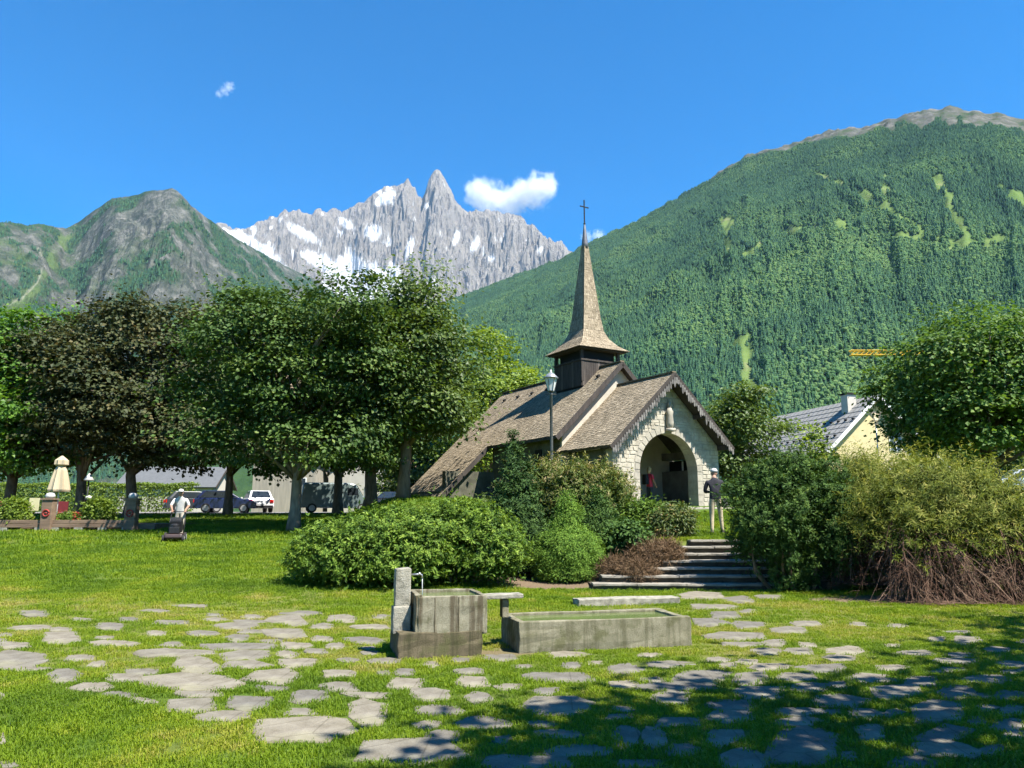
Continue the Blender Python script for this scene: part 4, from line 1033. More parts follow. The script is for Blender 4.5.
# --- the row of trees on the left lawn
xa, ya, _ = on_ground(298, 531)
tree('tall green maple with pale trunk in the open lawn, crown highest of the left trees', xa - .2, ya, 11.1, 2.5, 4.5, 4.3, L_maple, 1000, 56, (.165, .14), tr=.25, seed=5, lobes_n=24, bark=pmat('pale_bark', (.27, .22, .165), (.13, .105, .08), 7, .95, .8, 30, stretch=(1, 1, .3)), group='lawn trees')
xb, yb, _ = at_depth(140, 515, 41.0)
tree('bronze leaved maple behind the mower, left of the tall green maple', xb - .6, yb, 12.0, 2.8, 5.4, 4.8, L_purple, 800, 46, (.22, .18), tr=.30, seed=8, lobes_n=18, group='lawn trees', cr=.75)
xc, yc, _ = at_depth(242, 515, 43.0)
tree('dark bronze maple with slim trunk beside the blue car', xc - .8, yc, 11.4, 2.8, 4.4, 4.2, L_purple, 560, 46, (.22, .18), tr=.24, seed=9, lobes_n=15, group='lawn trees', cr=.75)
xd, yd, _ = at_depth(403, 505, 33.0)
tree('light green maple with brown forked trunk nearest the chapel', xd, yd, 9.5, 2.6, 2.35, 2.8, L_olive, 640, 46, (.19, .15), tr=.27, seed=14, lobes_n=17, bark=m_bark2, group='lawn trees', top=.65, fork=.6, lean=(.35, 0))
xe, ye, _ = at_depth(338, 510, 46.0)
tree('shaded green tree in front of the parked van', xe, ye, 10.6, 3.2, 4.2, 4.0, L_maple, 420, 44, (.24, .20), tr=.30, seed=15, lobes_n=14, group='lawn trees', cr=.8)
xf, yf, _ = at_depth(369, 512, 42.0)
tree('shaded green tree with thick dark trunk right of the van', xf, yf, 10.0, 2.9, 3.6, 3.6, L_maple, 380, 44, (.22, .18), tr=.38, seed=16, lobes_n=13, group='lawn trees', cr=.8)
xg, yg, _ = at_depth(35, 515, 41.0)
tree('bright green tree at the left edge above the cafe terrace', xg - .9, yg - 1, 11.3, 2.4, 3.8, 3.8, L_bright, 620, 46, (.22, .18), tr=.3, seed=17, lobes_n=16, group='lawn trees', cr=.7)
xh, yh, _ = at_depth(78, 515, 40.0)
tree('dark leaved tree standing behind the closed parasol', xh, yh, 9.8, 2.7, 3.8, 3.6, L_purple, 460, 44, (.22, .18), tr=.28, seed=18, lobes_n=13, group='lawn trees', cr=.75)
xi, yi, _ = at_depth(-45, 515, 40.0)
tree('green tree cut by the left picture edge behind the terrace', xi, yi, 10.8, 2.4, 4.0, 4.0, L_maple, 460, 44, (.22, .18), tr=.28, seed=19, lobes_n=13, group='lawn trees', cr=.75)
# --- trees around the chapel
xj, yj, _ = at_depth(487, 420, 56)
tree('yellow green tree rising behind the chapel roof', xj, yj, 11.8, 2.0, 3.6, 3.6, L_yel, 420, 44, (.26, .2), tr=.25, seed=20, lobes_n=12, name='birch_tree', cr=.8)
xk, yk, _ = at_depth(738, 440, 48)
tree('small yellow green tree just right of the chapel porch', xk, yk, 6.9, 1.0, 3.0, 2.8, L_olive, 360, 44, (.22, .17), tr=.18, seed=21, lobes_n=12, name='hazel_tree', cr=.7)
xl_, yl_, _ = at_depth(990, 430, 31)
tree('large dense green maple on the right in front of the cream house', xl_, yl_, 8.5, 1.7, 4.1, 4.2, L_maple2, 860, 50, (.18, .155), tr=.32, seed=22, lobes_n=20, cr=.6)
xs_, ys_, _ = at_depth(812, 450, 34)
tree('slender young tree poking up before the grey roof', xs_, ys_, 3.6, .8, .7, .7, L_yel, 70, 30, (.17, .12), tr=.06, seed=23, lobes_n=7, name='young_tree', cr=.35, top=.3)
# --- the tree behind the photographer whose shade lies on the paving
tree('leafy tree out of frame shading the right foreground', 8.45, 2.2, 11.6, 4.4, 4.2, 3.9, L_maple, 400, 38, (.22, .18), tr=.3, seed=24, lobes_n=16, name='shade_tree', cr=.75)
tree('second leafy tree out of frame shading the right lawn', 13.2, 4.9, 11.4, 4.0, 4.4, 4.2, L_maple, 380, 38, (.22, .18), tr=.3, seed=25, lobes_n=16, name='shade_tree', cr=.75)
# low growth beyond the chapel and along the far side
for i, (px, dep, hh, rx) in enumerate([(560, 62, 6.5, 4.2), (640, 70, 7.5, 4.5), (775, 75, 5.5, 4.5), (930, 75, 9, 5), (1010, 70, 8, 5), (450, 66, 8.0, 4.5), (425, 60, 6.0, 3.5)]):
    xq, yq, _ = at_depth(px, 500, dep)
    lab = ['low green tree hidden behind the chapel nave', 'green tree hidden behind the chapel porch', 'green tree behind the cream house roof', 'green tree far behind the large right maple', 'green tree at the far right edge behind the street',
           'green tree in the gap left of the chapel roof', 'low bushy tree beside the chapel catslide roof'][i]
    tree(lab, xq, yq, hh, .5, rx, 3.5, (L_olive, L_maple)[i % 2], 240, 40, (.30, .24), tr=.25, seed=40 + i, lobes_n=10, cr=.9, name='broadleaf_tree', group='trees beyond the chapel')

# ------------------------------------------------------------------ shrubs
def shrub(label, x, y, lobes, mat, n_clump, per, leaf, cr, seed, name='shrub', up=.5, out=.7, jit=.6, droop=-.3, flat=.8, shell=(.8, 1.03), stems=6, cat='shrub', group=None, stem_mat=None, fold=.15, core=None, tint_add=0, lower=-.55, spray=0):
    rng = np.random.default_rng(seed); z0 = gz(x, y); s = empty(name, (x, y, z0)); tag(s, label, cat, group)
    P, N, T_, ti = clumps(rng, lobes, n_clump, per, cr, flat, shell, up, out, jit, droop, lower, spray)
    ok = P[:, 2] > -.05; P, N, T_, ti = P[ok], N[ok], T_[ok], ti[ok]
    foliage('foliage', s, mat, P, N, T_, np.clip(ti + tint_add, 0, 1), leaf[0], leaf[1], rng, fold)
    # inner leaves, thinner, so that no light comes through the middle
    P, N, T_, ti = clumps(rng, [[l[0], l[1], l[2], l[3] * .8, l[4] * .8, l[5] * .8] for l in lobes], max(n_clump // 3, 20), per, cr * 1.3, 1, (.5, 1), up, out, 1.0, droop, -1)
    ok = P[:, 2] > -.05
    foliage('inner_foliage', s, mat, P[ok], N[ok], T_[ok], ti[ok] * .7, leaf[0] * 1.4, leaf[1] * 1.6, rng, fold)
    m = MB()
    for k in range(stems):
        l = lobes[k % len(lobes)]; e = Vector(l[:3]) + Vector((rng.normal() * l[3] * .3, rng.normal() * l[4] * .3, l[5] * .3)); a = Vector((l[0] * .45 + rng.normal() * .08, l[1] * .45 + rng.normal() * .08, -.1))
        m.tube([a, a.lerp(e, .5) + Vector((rng.normal() * .08, rng.normal() * .08, 0)), e], [.05, .035, .012], 6)
    m.build('stems', stem_mat or m_bark, s, True); return s
def lobes_rand(seed, n, rx, ry, h, lo=.28, hi=.5, base=.0):
    r = random.Random(seed); L = [[0, 0, h * .45, rx * .62, ry * .62, h * .5]]
    for i in range(n):
        t = r.random() * 6.28; q_ = r.uniform(.35, .72); s = r.uniform(lo, hi); zc = r.uniform(.25, .72) * h
        L.append([math.cos(t) * q_ * rx, math.sin(t) * q_ * ry, zc, rx * s, ry * s * 1.1, min(h * s * 1.05, h - zc)])
    return L
# laurel hedge left of the steps: two merging mounds
x, y, _ = on_ground(352, 590)
shrub('broad glossy laurel shrub at the left, on the open lawn side', x, y + .9, [[-.65, 0, .55, .9, .9, .62], [.3, .1, .72, 1.15, 1.0, .72], [1.1, .1, .75, .9, .9, .72], [-.2, -.3, .45, 1.0, .8, .5], [.7, -.3, .5, 1.0, .75, .55], [.5, .6, 1.0, .7, .6, .5]], L_laurel, 720, 40, (.085, .031), .24, 51, 'laurel_shrub', jit=.75, droop=-.7, spray=.22, group='laurel shrubs')
x, y, _ = on_ground(462, 591)
shrub('tall glossy laurel shrub right behind the fountain basin', x, y + 1.0, [[-.5, .2, .85, 1.0, .9, .80], [.35, 0, .75, .95, .9, .74], [.6, -.1, .55, .6, .8, .55], [-.9, 0, .75, .8, .8, .72], [0, .6, 1.1, .8, .6, .6], [-.3, .9, 1.3, .7, .6, .5]], L_laurel, 660, 40, (.085, .031), .24, 52, 'laurel_shrub', jit=.75, droop=-.7, spray=.22, group='laurel shrubs')
# dark upright conifer and pale dwarf spruces
def cone_lobes(h, r, n=7, seed=1):
    q = random.Random(seed); L = []
    for k in range(n):
        f_ = k / (n - 1); rr = r * (1 - f_ * .82) * q.uniform(.9, 1.08)
        L.append([q.uniform(-.06, .06), q.uniform(-.06, .06), .12 * h + f_ * h * .80, rr, rr, h * .16])
    return L
x, y, _ = on_ground(515, 583)
shrub('tall dark cone shaped conifer behind the dwarf spruce', x, y + 1.6, [[0, 0, .8, .95, .9, .85]] + cone_lobes(3.25, .95, 9, 3), L_dark, 760, 36, (.09, .024), .20, 53, 'conifer_shrub', droop=-.2, up=.3, spray=.12, cat='conifer')
x, y, _ = on_ground(571, 585)
shrub('rounded light green dwarf spruce left of the steps', x, y + .75, [[0, 0, .62, .86, .8, .64]] + cone_lobes(1.95, .80, 7, 4), L_spruce, 1100, 44, (.050, .016), .11, 54, 'dwarf_spruce', droop=-.2, up=.35, shell=(.86, 1.02), cat='conifer', tint_add=.08)
x, y, _ = on_ground(612, 575)
shrub('small dark green spruce half hidden behind the dwarf spruce', x - .1, y + 1.6, [[0, 0, .5, .5, .5, .5]] + cone_lobes(1.35, .5, 6, 5), L_yew, 330, 34, (.065, .022), .13, 55, 'dwarf_spruce', droop=-.1, up=.35, cat='conifer')
# tall spiky flowering shrubs along the chapel side
sh = [('pale spiky flowering shrub below the lamp post', 590, 21.2, 1.0, 1.75, L_tan, 61), ('pale spiky flowering shrub left of the lamp post', 540, 22.2, 1.0, 1.7, L_tan, 62), ('olive green flowering shrub below the porch roof', 604, 21.6, .65, 1.5, L_tan, 63),
      ('olive shrub at the foot of the catslide roof', 478, 21.5, 1.0, 1.35, L_olive, 64)]
for lab, px, dep, r_, h_, mt, sd_ in sh:
    x = at_depth(px, 500, dep)[0]
    shrub(lab, x, dep, lobes_rand(sd_, 7, r_, r_, h_), mt, 430, 34, (.11, .03), .22, sd_, 'flowering_shrub', up=.2, out=.6, jit=.5, droop=-1.0, spray=.42, group='spiky flowering shrubs')
x = at_depth(666, 535, 20.6)[0]
shrub('round bronze tipped bush in front of the porch arch', x, 20.6, lobes_rand(66, 8, .75, .7, .72), L_bronzetip, 420, 34, (.085, .035), .16, 66, 'round_bush', group='bushes beside the steps')
x = at_depth(636, 540, 20.9)[0]
shrub('small dark green bush left of the round bronze bush', x, 20.6, lobes_rand(67, 6, .55, .55, .85), L_laurel, 240, 32, (.10, .04), .16, 67, 'round_bush', group='bushes beside the steps')
x, y = at_depth(628, 556, 19.0)[0], 19.0
shrub('low leafy plant under the spiky shrubs by the steps', x, y, lobes_rand(68, 6, .55, .5, .6), L_yew, 200, 30, (.10, .05), .15, 68, 'leafy_plant', group='bushes beside the steps', stems=2)
# heather bank at the left of the steps
for i, (px, dep, r_, h_) in enumerate([(652, 18.4, .75, .38), (626, 17.75, .6, .30)]):
    x = at_depth(px, 560, dep)[0]
    shrub(['faded brown heather clump higher up beside the steps', 'faded brown heather clump low beside the bottom steps'][i], x, dep, lobes_rand(70 + i, 7, r_, .55, h_), L_heath, 300, 34, (.13, .010), .14, 70 + i, 'heather', up=.2, jit=.9, droop=-.4, stems=3, group='heather beside the steps')
# the big yew right of the steps
x, y, _ = on_ground(800, 596)
YX, YY = x + .36, y + 1.35
rgy = random.Random(12); YL = [[0, .15, 1.45, .85, .8, 1.15], [-.35, .1, 1.6, .6, .7, .8], [.45, .1, 1.4, .65, .7, .85]]
for k in range(54):                                    # foliage pads over the whole crown, with gaps between them
    a_ = rgy.uniform(-math.pi, math.pi) if k % 3 == 0 else rgy.uniform(-2.9, -.2); e_ = rgy.uniform(-1.15, 1.3)
    rr_ = rgy.uniform(.82, 1.06); sz = rgy.uniform(.22, .42)
    w_ = 1.24 * (1 - .10 * max(-math.sin(e_), 0)); px0 = math.cos(e_) * math.cos(a_) * w_ * rr_ + .05 * math.sin(e_)
    YL.append([px0, math.cos(e_) * math.sin(a_) * 1.0 * rr_, max(1.55 + math.sin(e_) * 1.32 * rr_, .3), sz, sz, sz * .9])
shrub('big dark green yew bush right of the steps', YX, YY, YL, L_yew, 1900, 40, (.07, .020), .16, 80, 'yew_bush', droop=-.7, up=.3, jit=.55, shell=(.72, 1.05), spray=.17, stems=14, stem_mat=m_bark2, cat='yew')
# golden junipers with dead lower branches
def juniper(label, x, y, lobes, seed, n=760, dead=(1.5, .9, .9)):
    s = shrub(label, x, y, lobes, L_gold, int(n * 1.25), 44, (.10, .017), .20, seed, 'juniper_bush', droop=-.45, up=.25, out=.7, jit=.55, spray=.62, shell=(.66, .96), stems=8, cat='juniper', group='golden junipers')
    rng = np.random.default_rng(seed + 5); P, N, T_, ti = [], [], [], []
    # dead twigs: arching curves hanging forward and down
    V = []; F = []; tint = []
    for k in range(560):
        a = Vector((rng.uniform(-1, 1) * dead[0] * 1.1, rng.uniform(-.55, .35), rng.uniform(.15, 1.45))); Lb = rng.uniform(.6, 1.25)
        o_ = Vector((rng.normal() * 1.0, -1.0, rng.uniform(-.3, .5))).normalized(); bt = float(np.clip(rng.normal(.5, .25), 0, 1))
        sag = rng.uniform(.7, 1.25)
        def pos(s_): return a + o_ * (s_ * Lb) + Vector((0, 0, -sag * s_ * s_ * Lb))
        strands = [(0, 1, .008)] + [(rng.uniform(.15, .9), 0, .004) for _ in range(9)]
        for (s0_, main, r0) in strands:
            if main: pts = [pos(q_ / 4) for q_ in range(5)]
            else:
                b0 = pos(s0_); tg = (pos(s0_ + .1) - b0).normalized(); dr_ = (tg + Vector(rng.normal(size=3)) * .55).normalized(); l_ = rng.uniform(.14, .36)
                pts = [b0, b0 + dr_ * l_ * .5, b0 + dr_ * l_ + Vector((0, 0, -.05))]
            n0 = len(V)
            for i, p in enumerate(pts):
                rr = r0 * (1.2 - .8 * i / (len(pts) - 1)); pz_ = max(p.z, .02 + .05 * bt)
                for c in range(3):
                    an = 2.094 * c; V.append((p.x + rr * math.cos(an), p.y + rr * math.sin(an), pz_ + rr * math.sin(an + .7)))
            for i in range(len(pts) - 1):
                for c in range(3): F.append((n0 + i * 3 + c, n0 + i * 3 + (c + 1) % 3, n0 + i * 3 + 3 + (c + 1) % 3, n0 + i * 3 + 3 + c))
            tint += [float(np.clip(bt + rng.normal(0, .15), 0, 1))] * (3 * len(pts))
    o = bpy.data.objects.new('dead_branches', np_mesh('dead_branches', V, np.array(F), [L_dead], {'tint': tint})); link(o, s)
    o['label'] = 'tangle of dead brown lower branches'; return s
x, y, _ = on_ground(990, 606)
juniper('golden juniper at the right edge with dead brown branches below', x + .2, y + 1.1, [[0, .2, 1.45, 1.15, 1.0, .75], [-.9, .3, 1.55, .8, .8, .7], [.9, .2, 1.4, .9, .8, .7], [-.4, .5, 1.95, .8, .7, .55], [.5, .4, 1.8, .8, .7, .55], [1.5, .2, 1.2, .8, .7, .6], [-.9, -.2, 1.05, .5, .5, .4], [.4, -.3, 1.0, .55, .5, .35], [1.0, -.35, .85, .5, .4, .3]], 83, 760, (1.25, .8, .9))
x, y, _ = on_ground(948, 600)
juniper('golden juniper between the yew and the right edge, pale tips', x - .2, y + 2.1, [[0, .2, 1.35, .9, .9, .8], [-.5, .3, 1.75, .7, .7, .65], [.6, .1, 1.5, .8, .8, .7], [.1, .4, 2.0, .6, .6, .5]], 84, 520, (.9, .7, .8))
x = at_depth(868, 470, 21.5)[0]
shrub('tan plumed shrub behind the yew before the cream wall', x, 21.5, lobes_rand(85, 7, .9, .8, 1.55), L_tan, 320, 34, (.12, .03), .22, 85, 'plumed_shrub', up=.2, jit=.5, droop=-1.1, spray=.5, group='spiky flowering shrubs')
x = at_depth(838, 580, 15.8)[0]
shrub('tiny leafy plant at the foot of the yew', YX + 1.35, YY - .3, lobes_rand(86, 5, .35, .3, .5), L_laurel, 90, 26, (.09, .05), .12, 86, 'leafy_plant', stems=2)

# ------------------------------------------------------------------ grass blades
L_grass = leaf_mat('grass_blade', [(0, (.075, .135, .008)), (.35, (.135, .21, .010)), (.65, (.195, .26, .013)), (.85, (.26, .275, .028)), (1, (.34, .30, .085))], .40, .5, .25, tcol=(1.2, 1.25, .5), instancer=True)
def tuft(seed, nb, rad, h, w):
    r = random.Random(seed); V = []; F = []
    for k in range(nb):
        t = r.random() * 6.28; q = rad * math.sqrt(r.random()); x0, y0 = q * math.cos(t), q * math.sin(t)
        a = r.random() * 6.28; b_ = r.uniform(.15, 1.0); hh = h * r.uniform(.45, 1.15); dx, dy = math.cos(a), math.sin(a); px_, py_ = -dy * w / 2, dx * w / 2
        n = len(V); V += [(x0 - px_, y0 - py_, -.005), (x0 + px_, y0 + py_, -.005), (x0 + dx * hh * b_ * .35 + px_ * .8, y0 + dy * hh * b_ * .35 + py_ * .8, hh * .62), (x0 + dx * hh * b_ * .35 - px_ * .8, y0 + dy * hh * b_ * .35 - py_ * .8, hh * .62),
                          (x0 + dx * hh * b_, y0 + dy * hh * b_, hh * (1 - .25 * b_))]
        F += [(n, n + 1, n + 2, n + 3), (n + 3, n + 2, n + 4)]
    me = bpy.data.meshes.new('grass_tuft'); me.from_pydata(V, [], F); me.materials.append(L_grass); return bpy.data.objects.new('grass_tuft', me)
gpro = [tuft(1, 28, .075, .036, .0055), tuft(2, 28, .075, .032, .0055), tuft(3, 24, .07, .046, .005), tuft(4, 20, .09, .026, .007)]
def in_poly(x, y, poly, shrink):
    c = poly.mean(0); q = c + (poly - c) * shrink; ins = np.zeros(len(x), bool); j = len(q) - 1
    for i in range(len(q)):
        with np.errstate(divide='ignore', invalid='ignore'):
            k = ((q[i, 1] > y) != (q[j, 1] > y)) & (x < (q[j, 0] - q[i, 0]) * (y - q[i, 1]) / (q[j, 1] - q[i, 1] + 1e-12) + q[i, 0])
        ins ^= k; j = i
    return ins
rg = np.random.default_rng(77); GP = []; GS = []
for (y0, y1, den, sc0) in ((3.6, 7.5, 420, 1.0), (7.5, 11.5, 330, 1.05), (11.5, 17, 170, 1.4), (17, 25, 62, 2.0), (25, 46, 18, 3.0)):
    wl_, wr_ = y1 * .80 + 2.5, y1 * .80 + 2.5
    if y0 > 16: wr_ = 2.5
    n = int((y1 - y0) * (wl_ + wr_) * den); x = rg.uniform(-wl_, wr_, n); y = rg.uniform(y0, y1, n)
    ok = np.abs(x) < y * .78 + 2.2; x, y = x[ok], y[ok]; GP.append(np.stack([x, y], -1)); GS.append(np.full(len(x), sc0))
xx = rg.uniform(3.5, 9, 2600); yy = rg.uniform(19.4, 26, 2600); GP.append(np.stack([xx, yy], -1)); GS.append(np.full(2600, 1.9))   # strip above the steps
GP = np.concatenate(GP); GS = np.concatenate(GS); x, y = GP[:, 0], GP[:, 1]
keep = np.ones(len(x), bool)
for poly in STONE_POLYS:
    bb0, bb1 = poly.min(0) - .1, poly.max(0) + .1
    k = np.nonzero((x > bb0[0]) & (x < bb1[0]) & (y > bb0[1]) & (y < bb1[1]))[0]
    if len(k):
        size = np.ptp(poly, 0).min(); keep[k] &= ~in_poly(x[k], y[k], poly, 1.0)
so_ = soil_mask(x, y); dr = dry_mask(x, y)
keep &= rg.random(len(x)) > so_ * 1.15
keep &= rg.random(len(x)) > (dr > .55) * .35
for ex, cx_, cy_, sx_, sy_, an in ((1, p0[0], p0[1], 1.02, .82, FY), (1, p1[0], p1[1], 2.25, .94, R(14)), (1, s0[0], s0[1], L, .38, ang)):
    dx, dy = x - cx_, y - cy_; u_ = dx * math.cos(an) + dy * math.sin(an); v_ = -dx * math.sin(an) + dy * math.cos(an)
    keep &= ~((u_ > -.02) & (u_ < sx_) & (v_ > -.01) & (v_ < sy_))
keep &= ~((y > 16.7) & (y < 19.3) & (x > 1.6) & (x < 7.4))
keep &= ~((y > 50) & (y < 64))
x, y, GS, dr = x[keep], y[keep], GS[keep], dr[keep]; n = len(x)
pat = fbm(x * .6, y * .6, 4); pat2 = fbm(x * 2.2 + 8, y * 2.2, 3)
tint = np.clip(.26 + pat * .5 + pat2 * .35 + dr * .5 + rg.normal(0, .10, n), 0, 1)
sc = GS * np.clip(rg.normal(1.0, .2, n) * (1 + .35 * pat2) * (1 - .25 * dr), .5, 1.8)
scatter('grass', np.stack([x, y, ground_z(x, y)], -1), rg.uniform(0, 6.28, n), sc, tint, rg.integers(0, 4, n), gpro, 'short green grass of the lawn growing between the flagstones')
# ================================================================== STREET LAMP
m_pole = pmat('dark_green_grey_paint', (.10, .105, .10), (.07, .075, .07), 10, .5, metal=.3)
m_glass = pmat('milky_lamp_glass', (.62, .64, .62), (.5, .52, .5), 4, .15)
m_capl = pmat('lamp_roof_metal', (.34, .35, .36), (.24, .25, .26), 8, .4, metal=.5)
lx, ly, _ = at_depth(552, 500, 24.0); lz = gz(lx, ly); top = 6.12 - lz
lamp = empty('street_lamp', (lx, ly, lz)); tag(lamp, 'tall old fashioned lantern street lamp beside the chapel roof', 'street lamp')
MB().lathe([(.11, -.2), (.11, .5), (.075, .55), (.065, 1.2), (.05, 1.25), (.045, top - .75), (.06, top - .73), (.04, top - .66)], n=12).build('pole', m_pole, lamp, True)
MB().lathe([(.03, top - .68), (.10, top - .62), (.10, top - .60)], n=6).build('lantern_base', m_pole, lamp)
MB().lathe([(.10, top - .60), (.20, top - .20)], n=6).build('lantern_glass', m_glass, lamp)
m = MB()
for k in range(6):
    t = 2 * math.pi * k / 6; m.tube([(.105 * math.cos(t), .105 * math.sin(t), top - .61), (.205 * math.cos(t), .205 * math.sin(t), top - .19)], .010, 5)
m.build('lantern_frame', m_pole, lamp)
MB().lathe([(.235, top - .205), (.24, top - .18), (.12, top - .06), (.05, top - .02), (.03, top + .06), (.005, top + .10)], n=12).build('lantern_roof', m_capl, lamp, True)
MB().tube([(-.17, 0, top - .72), (.17, 0, top - .72)], .012, 6).build('ladder_bar', m_pole, lamp)

# ================================================================== PEOPLE
M_skin = pmat('skin', (.34, .20, .14), (.28, .16, .11), 12, .6)
def human(name, label, joints, radii, regions, mats, loc, rz, scale=1.0, head=None, hair=None, hands=(), extras=()):
    """one continuous skinned body; regions(face centre) -> material slot"""
    names = list(joints); idx = {n: i for i, n in enumerate(names)}
    E = [('pelvis', 'spine'), ('spine', 'chest'), ('chest', 'neck'), ('neck', 'skull')]
    for s in 'LR': E += [('chest', 'sho' + s), ('sho' + s, 'elb' + s), ('elb' + s, 'wri' + s), ('pelvis', 'hip' + s), ('hip' + s, 'kne' + s), ('kne' + s, 'ank' + s), ('ank' + s, 'toe' + s)]
    me = bpy.data.meshes.new(name); me.from_pydata([joints[n] for n in names], [(idx[a], idx[b_]) for a, b_ in E], [])
    ob = bpy.data.objects.new(name, me); COL.objects.link(ob)
    sk = ob.modifiers.new('skin', 'SKIN'); sk.use_smooth_shade = True; sk.branch_smoothing = .6
    ob.modifiers.new('sub', 'SUBSURF').levels = 2
    for n in names:
        r_ = radii[n]; v = me.skin_vertices[0].data[idx[n]]; v.radius = r_ if isinstance(r_, tuple) else (r_, r_); v.use_root = n == 'pelvis'
    dg = bpy.context.evaluated_depsgraph_get(); nm = bpy.data.meshes.new_from_object(ob.evaluated_get(dg))
    bpy.data.objects.remove(ob)
    # head and hands joined to the same surface
    bm = bmesh.new(); bm.from_mesh(nm)
    hm = MB(); hc = Vector(head['c']); hr = head['r']; fd = Vector(head['dir']).normalized(); sd_ = Vector((0, 0, 1)).cross(fd).normalized()
    N_, M_ = 18, 12; V = []; F = []
    for i in range(M_ + 1):
        a = math.pi * i / M_
        for k in range(N_):
            t = 2 * math.pi * k / N_; x, y, z = math.sin(a) * math.cos(t), math.sin(a) * math.sin(t), math.cos(a)
            f_ = x * 1.0 * (1.02 if z > -.2 else 1.06); s_ = y * (.80 if z > -.3 else .80 - .22 * (-z - .3))
            if x > .75 and -.25 < z < .15 and abs(y) < .2: f_ += .22 * (1 - abs(y) / .2)       # nose
            V.append(hc + fd * f_ * hr * .92 + sd_ * s_ * hr + Vector((0, 0, z * hr * 1.25)))
    for i in range(M_):
        for k in range(N_): F.append((i * N_ + k, (i + 1) * N_ + k, (i + 1) * N_ + (k + 1) % N_, i * N_ + (k + 1) % N_))
    hm.add(V, F)
    for s in (-1, 1): hm.ball(tuple(hc + sd_ * s * hr * .82 - Vector((0, 0, .01))), hr * .22, 8, 6, s=(.6, .6, 1.1))
    for (wp, dr, curl) in hands:
        wp, dr = Vector(wp), Vector(dr).normalized(); cu = Vector(curl).normalized(); sdv = dr.cross(cu).normalized()
        hm.tube([wp - dr * .02, wp + dr * .03, wp + dr * .08], [.026, .036, .034], 8)
        for j, ln in enumerate((.060, .072, .076, .068, .052)):
            if j == 0: b0 = wp + dr * .02 + sdv * .03; pts = [b0, b0 + sdv * .022 + dr * .02 + cu * .01, b0 + sdv * .02 + dr * .045 + cu * .03]
            else: b0 = wp + dr * .075 + sdv * (.026 - .0175 * (j - 1)); pts = [b0, b0 + dr * ln * .5 + cu * .008, b0 + dr * ln * .65 + cu * ln * .5, b0 + dr * ln * .35 + cu * ln * .8]
            hm.tube(pts, [.0095, .009, .008, .007][:len(pts)], 6)
    n0 = len(bm.faces); tmp = bpy.data.meshes.new('tmp'); tmp.from_pydata(hm.v, [], hm.f); bm.from_mesh(tmp); bm.faces.ensure_lookup_table()
    for i, f_ in enumerate(bm.faces):
        f_.smooth = True; f_.material_index = regions(f_.calc_center_median()) if i < n0 else 0
    bmesh.ops.recalc_face_normals(bm, faces=bm.faces)
    body = bpy.data.meshes.new('body'); bm.to_mesh(body); bm.free()
    for m_ in mats: body.materials.append(m_)
    p = empty('person', loc, rz); p.scale = (scale,) * 3; tag(p, label, 'person')
    link(bpy.data.objects.new('body', body), p)
    eye = MB()
    for s in (-1, 1): eye.ball(tuple(hc + fd * hr * .84 + sd_ * s * hr * .33 + Vector((0, 0, .012))), .011, 8, 6)
    eye.build('eyes', m_dark, p, True)
    MB().box(tuple(hc + fd * hr * .88 - Vector((0, 0, hr * .55))), (.035, .012, .008), rz=math.atan2(fd.y, fd.x) - math.pi / 2).build('mouth', pmat('lips', (.35, .14, .12)), p)
    return p, hc, fd, sd_, hr
RAD = dict(pelvis=(.155, .125), spine=(.15, .115), chest=(.175, .13), neck=.058, skull=.06, shoL=.075, shoR=.075, elbL=.048, elbR=.048, wriL=.032, wriR=.032, hipL=.098, hipR=.098, kneL=.065, kneR=.065, ankL=.045, ankR=.045, toeL=.04, toeR=.04)
def std_joints(**kw):
    j = dict(pelvis=(0, 0, .96), spine=(0, .01, 1.14), chest=(0, .0, 1.34), neck=(0, .0, 1.50), skull=(0, .015, 1.60))
    for s, q in (('L', -1), ('R', 1)):
        j['sho' + s] = (q * .185, 0, 1.41); j['elb' + s] = (q * .25, -.02, 1.13); j['wri' + s] = (q * .26, .06, .88)
        j['hip' + s] = (q * .095, 0, .90); j['kne' + s] = (q * .105, .02, .50); j['ank' + s] = (q * .11, -.01, .09); j['toe' + s] = (q * .13, .15, .035)
    j.update(kw); return j
def cap_hat(p, hc, fd, hr, mat, brim=.09, nm='cap'):
    m = MB(); m.lathe([(hr * 1.0, 0), (hr * 1.0, hr * .45), (hr * .78, hr * .85), (hr * .3, hr * 1.08), (.01, hr * 1.1)], (hc.x, hc.y, hc.z + hr * .30), 16, sx=.98)
    c_ = hc + fd * hr * 1.05 + Vector((0, 0, hr * .34)); m.lathe([(.085, 0), (.085, .012)], (c_.x, c_.y, c_.z), 14); m.build(nm, mat, p, True)
def shoes(p, j, mat):
    for s in 'LR':
        t = Vector(j['toe' + s]); a = Vector(j['ank' + s]); m = MB()
        m.tube([(a.x, a.y - .05, .05), (a.x, a.y + .03, .055), (t.x, t.y, .045), (t.x, t.y + .06, .035)], [.045, .055, .050, .028], 10); m.build('shoe', mat, p, True)
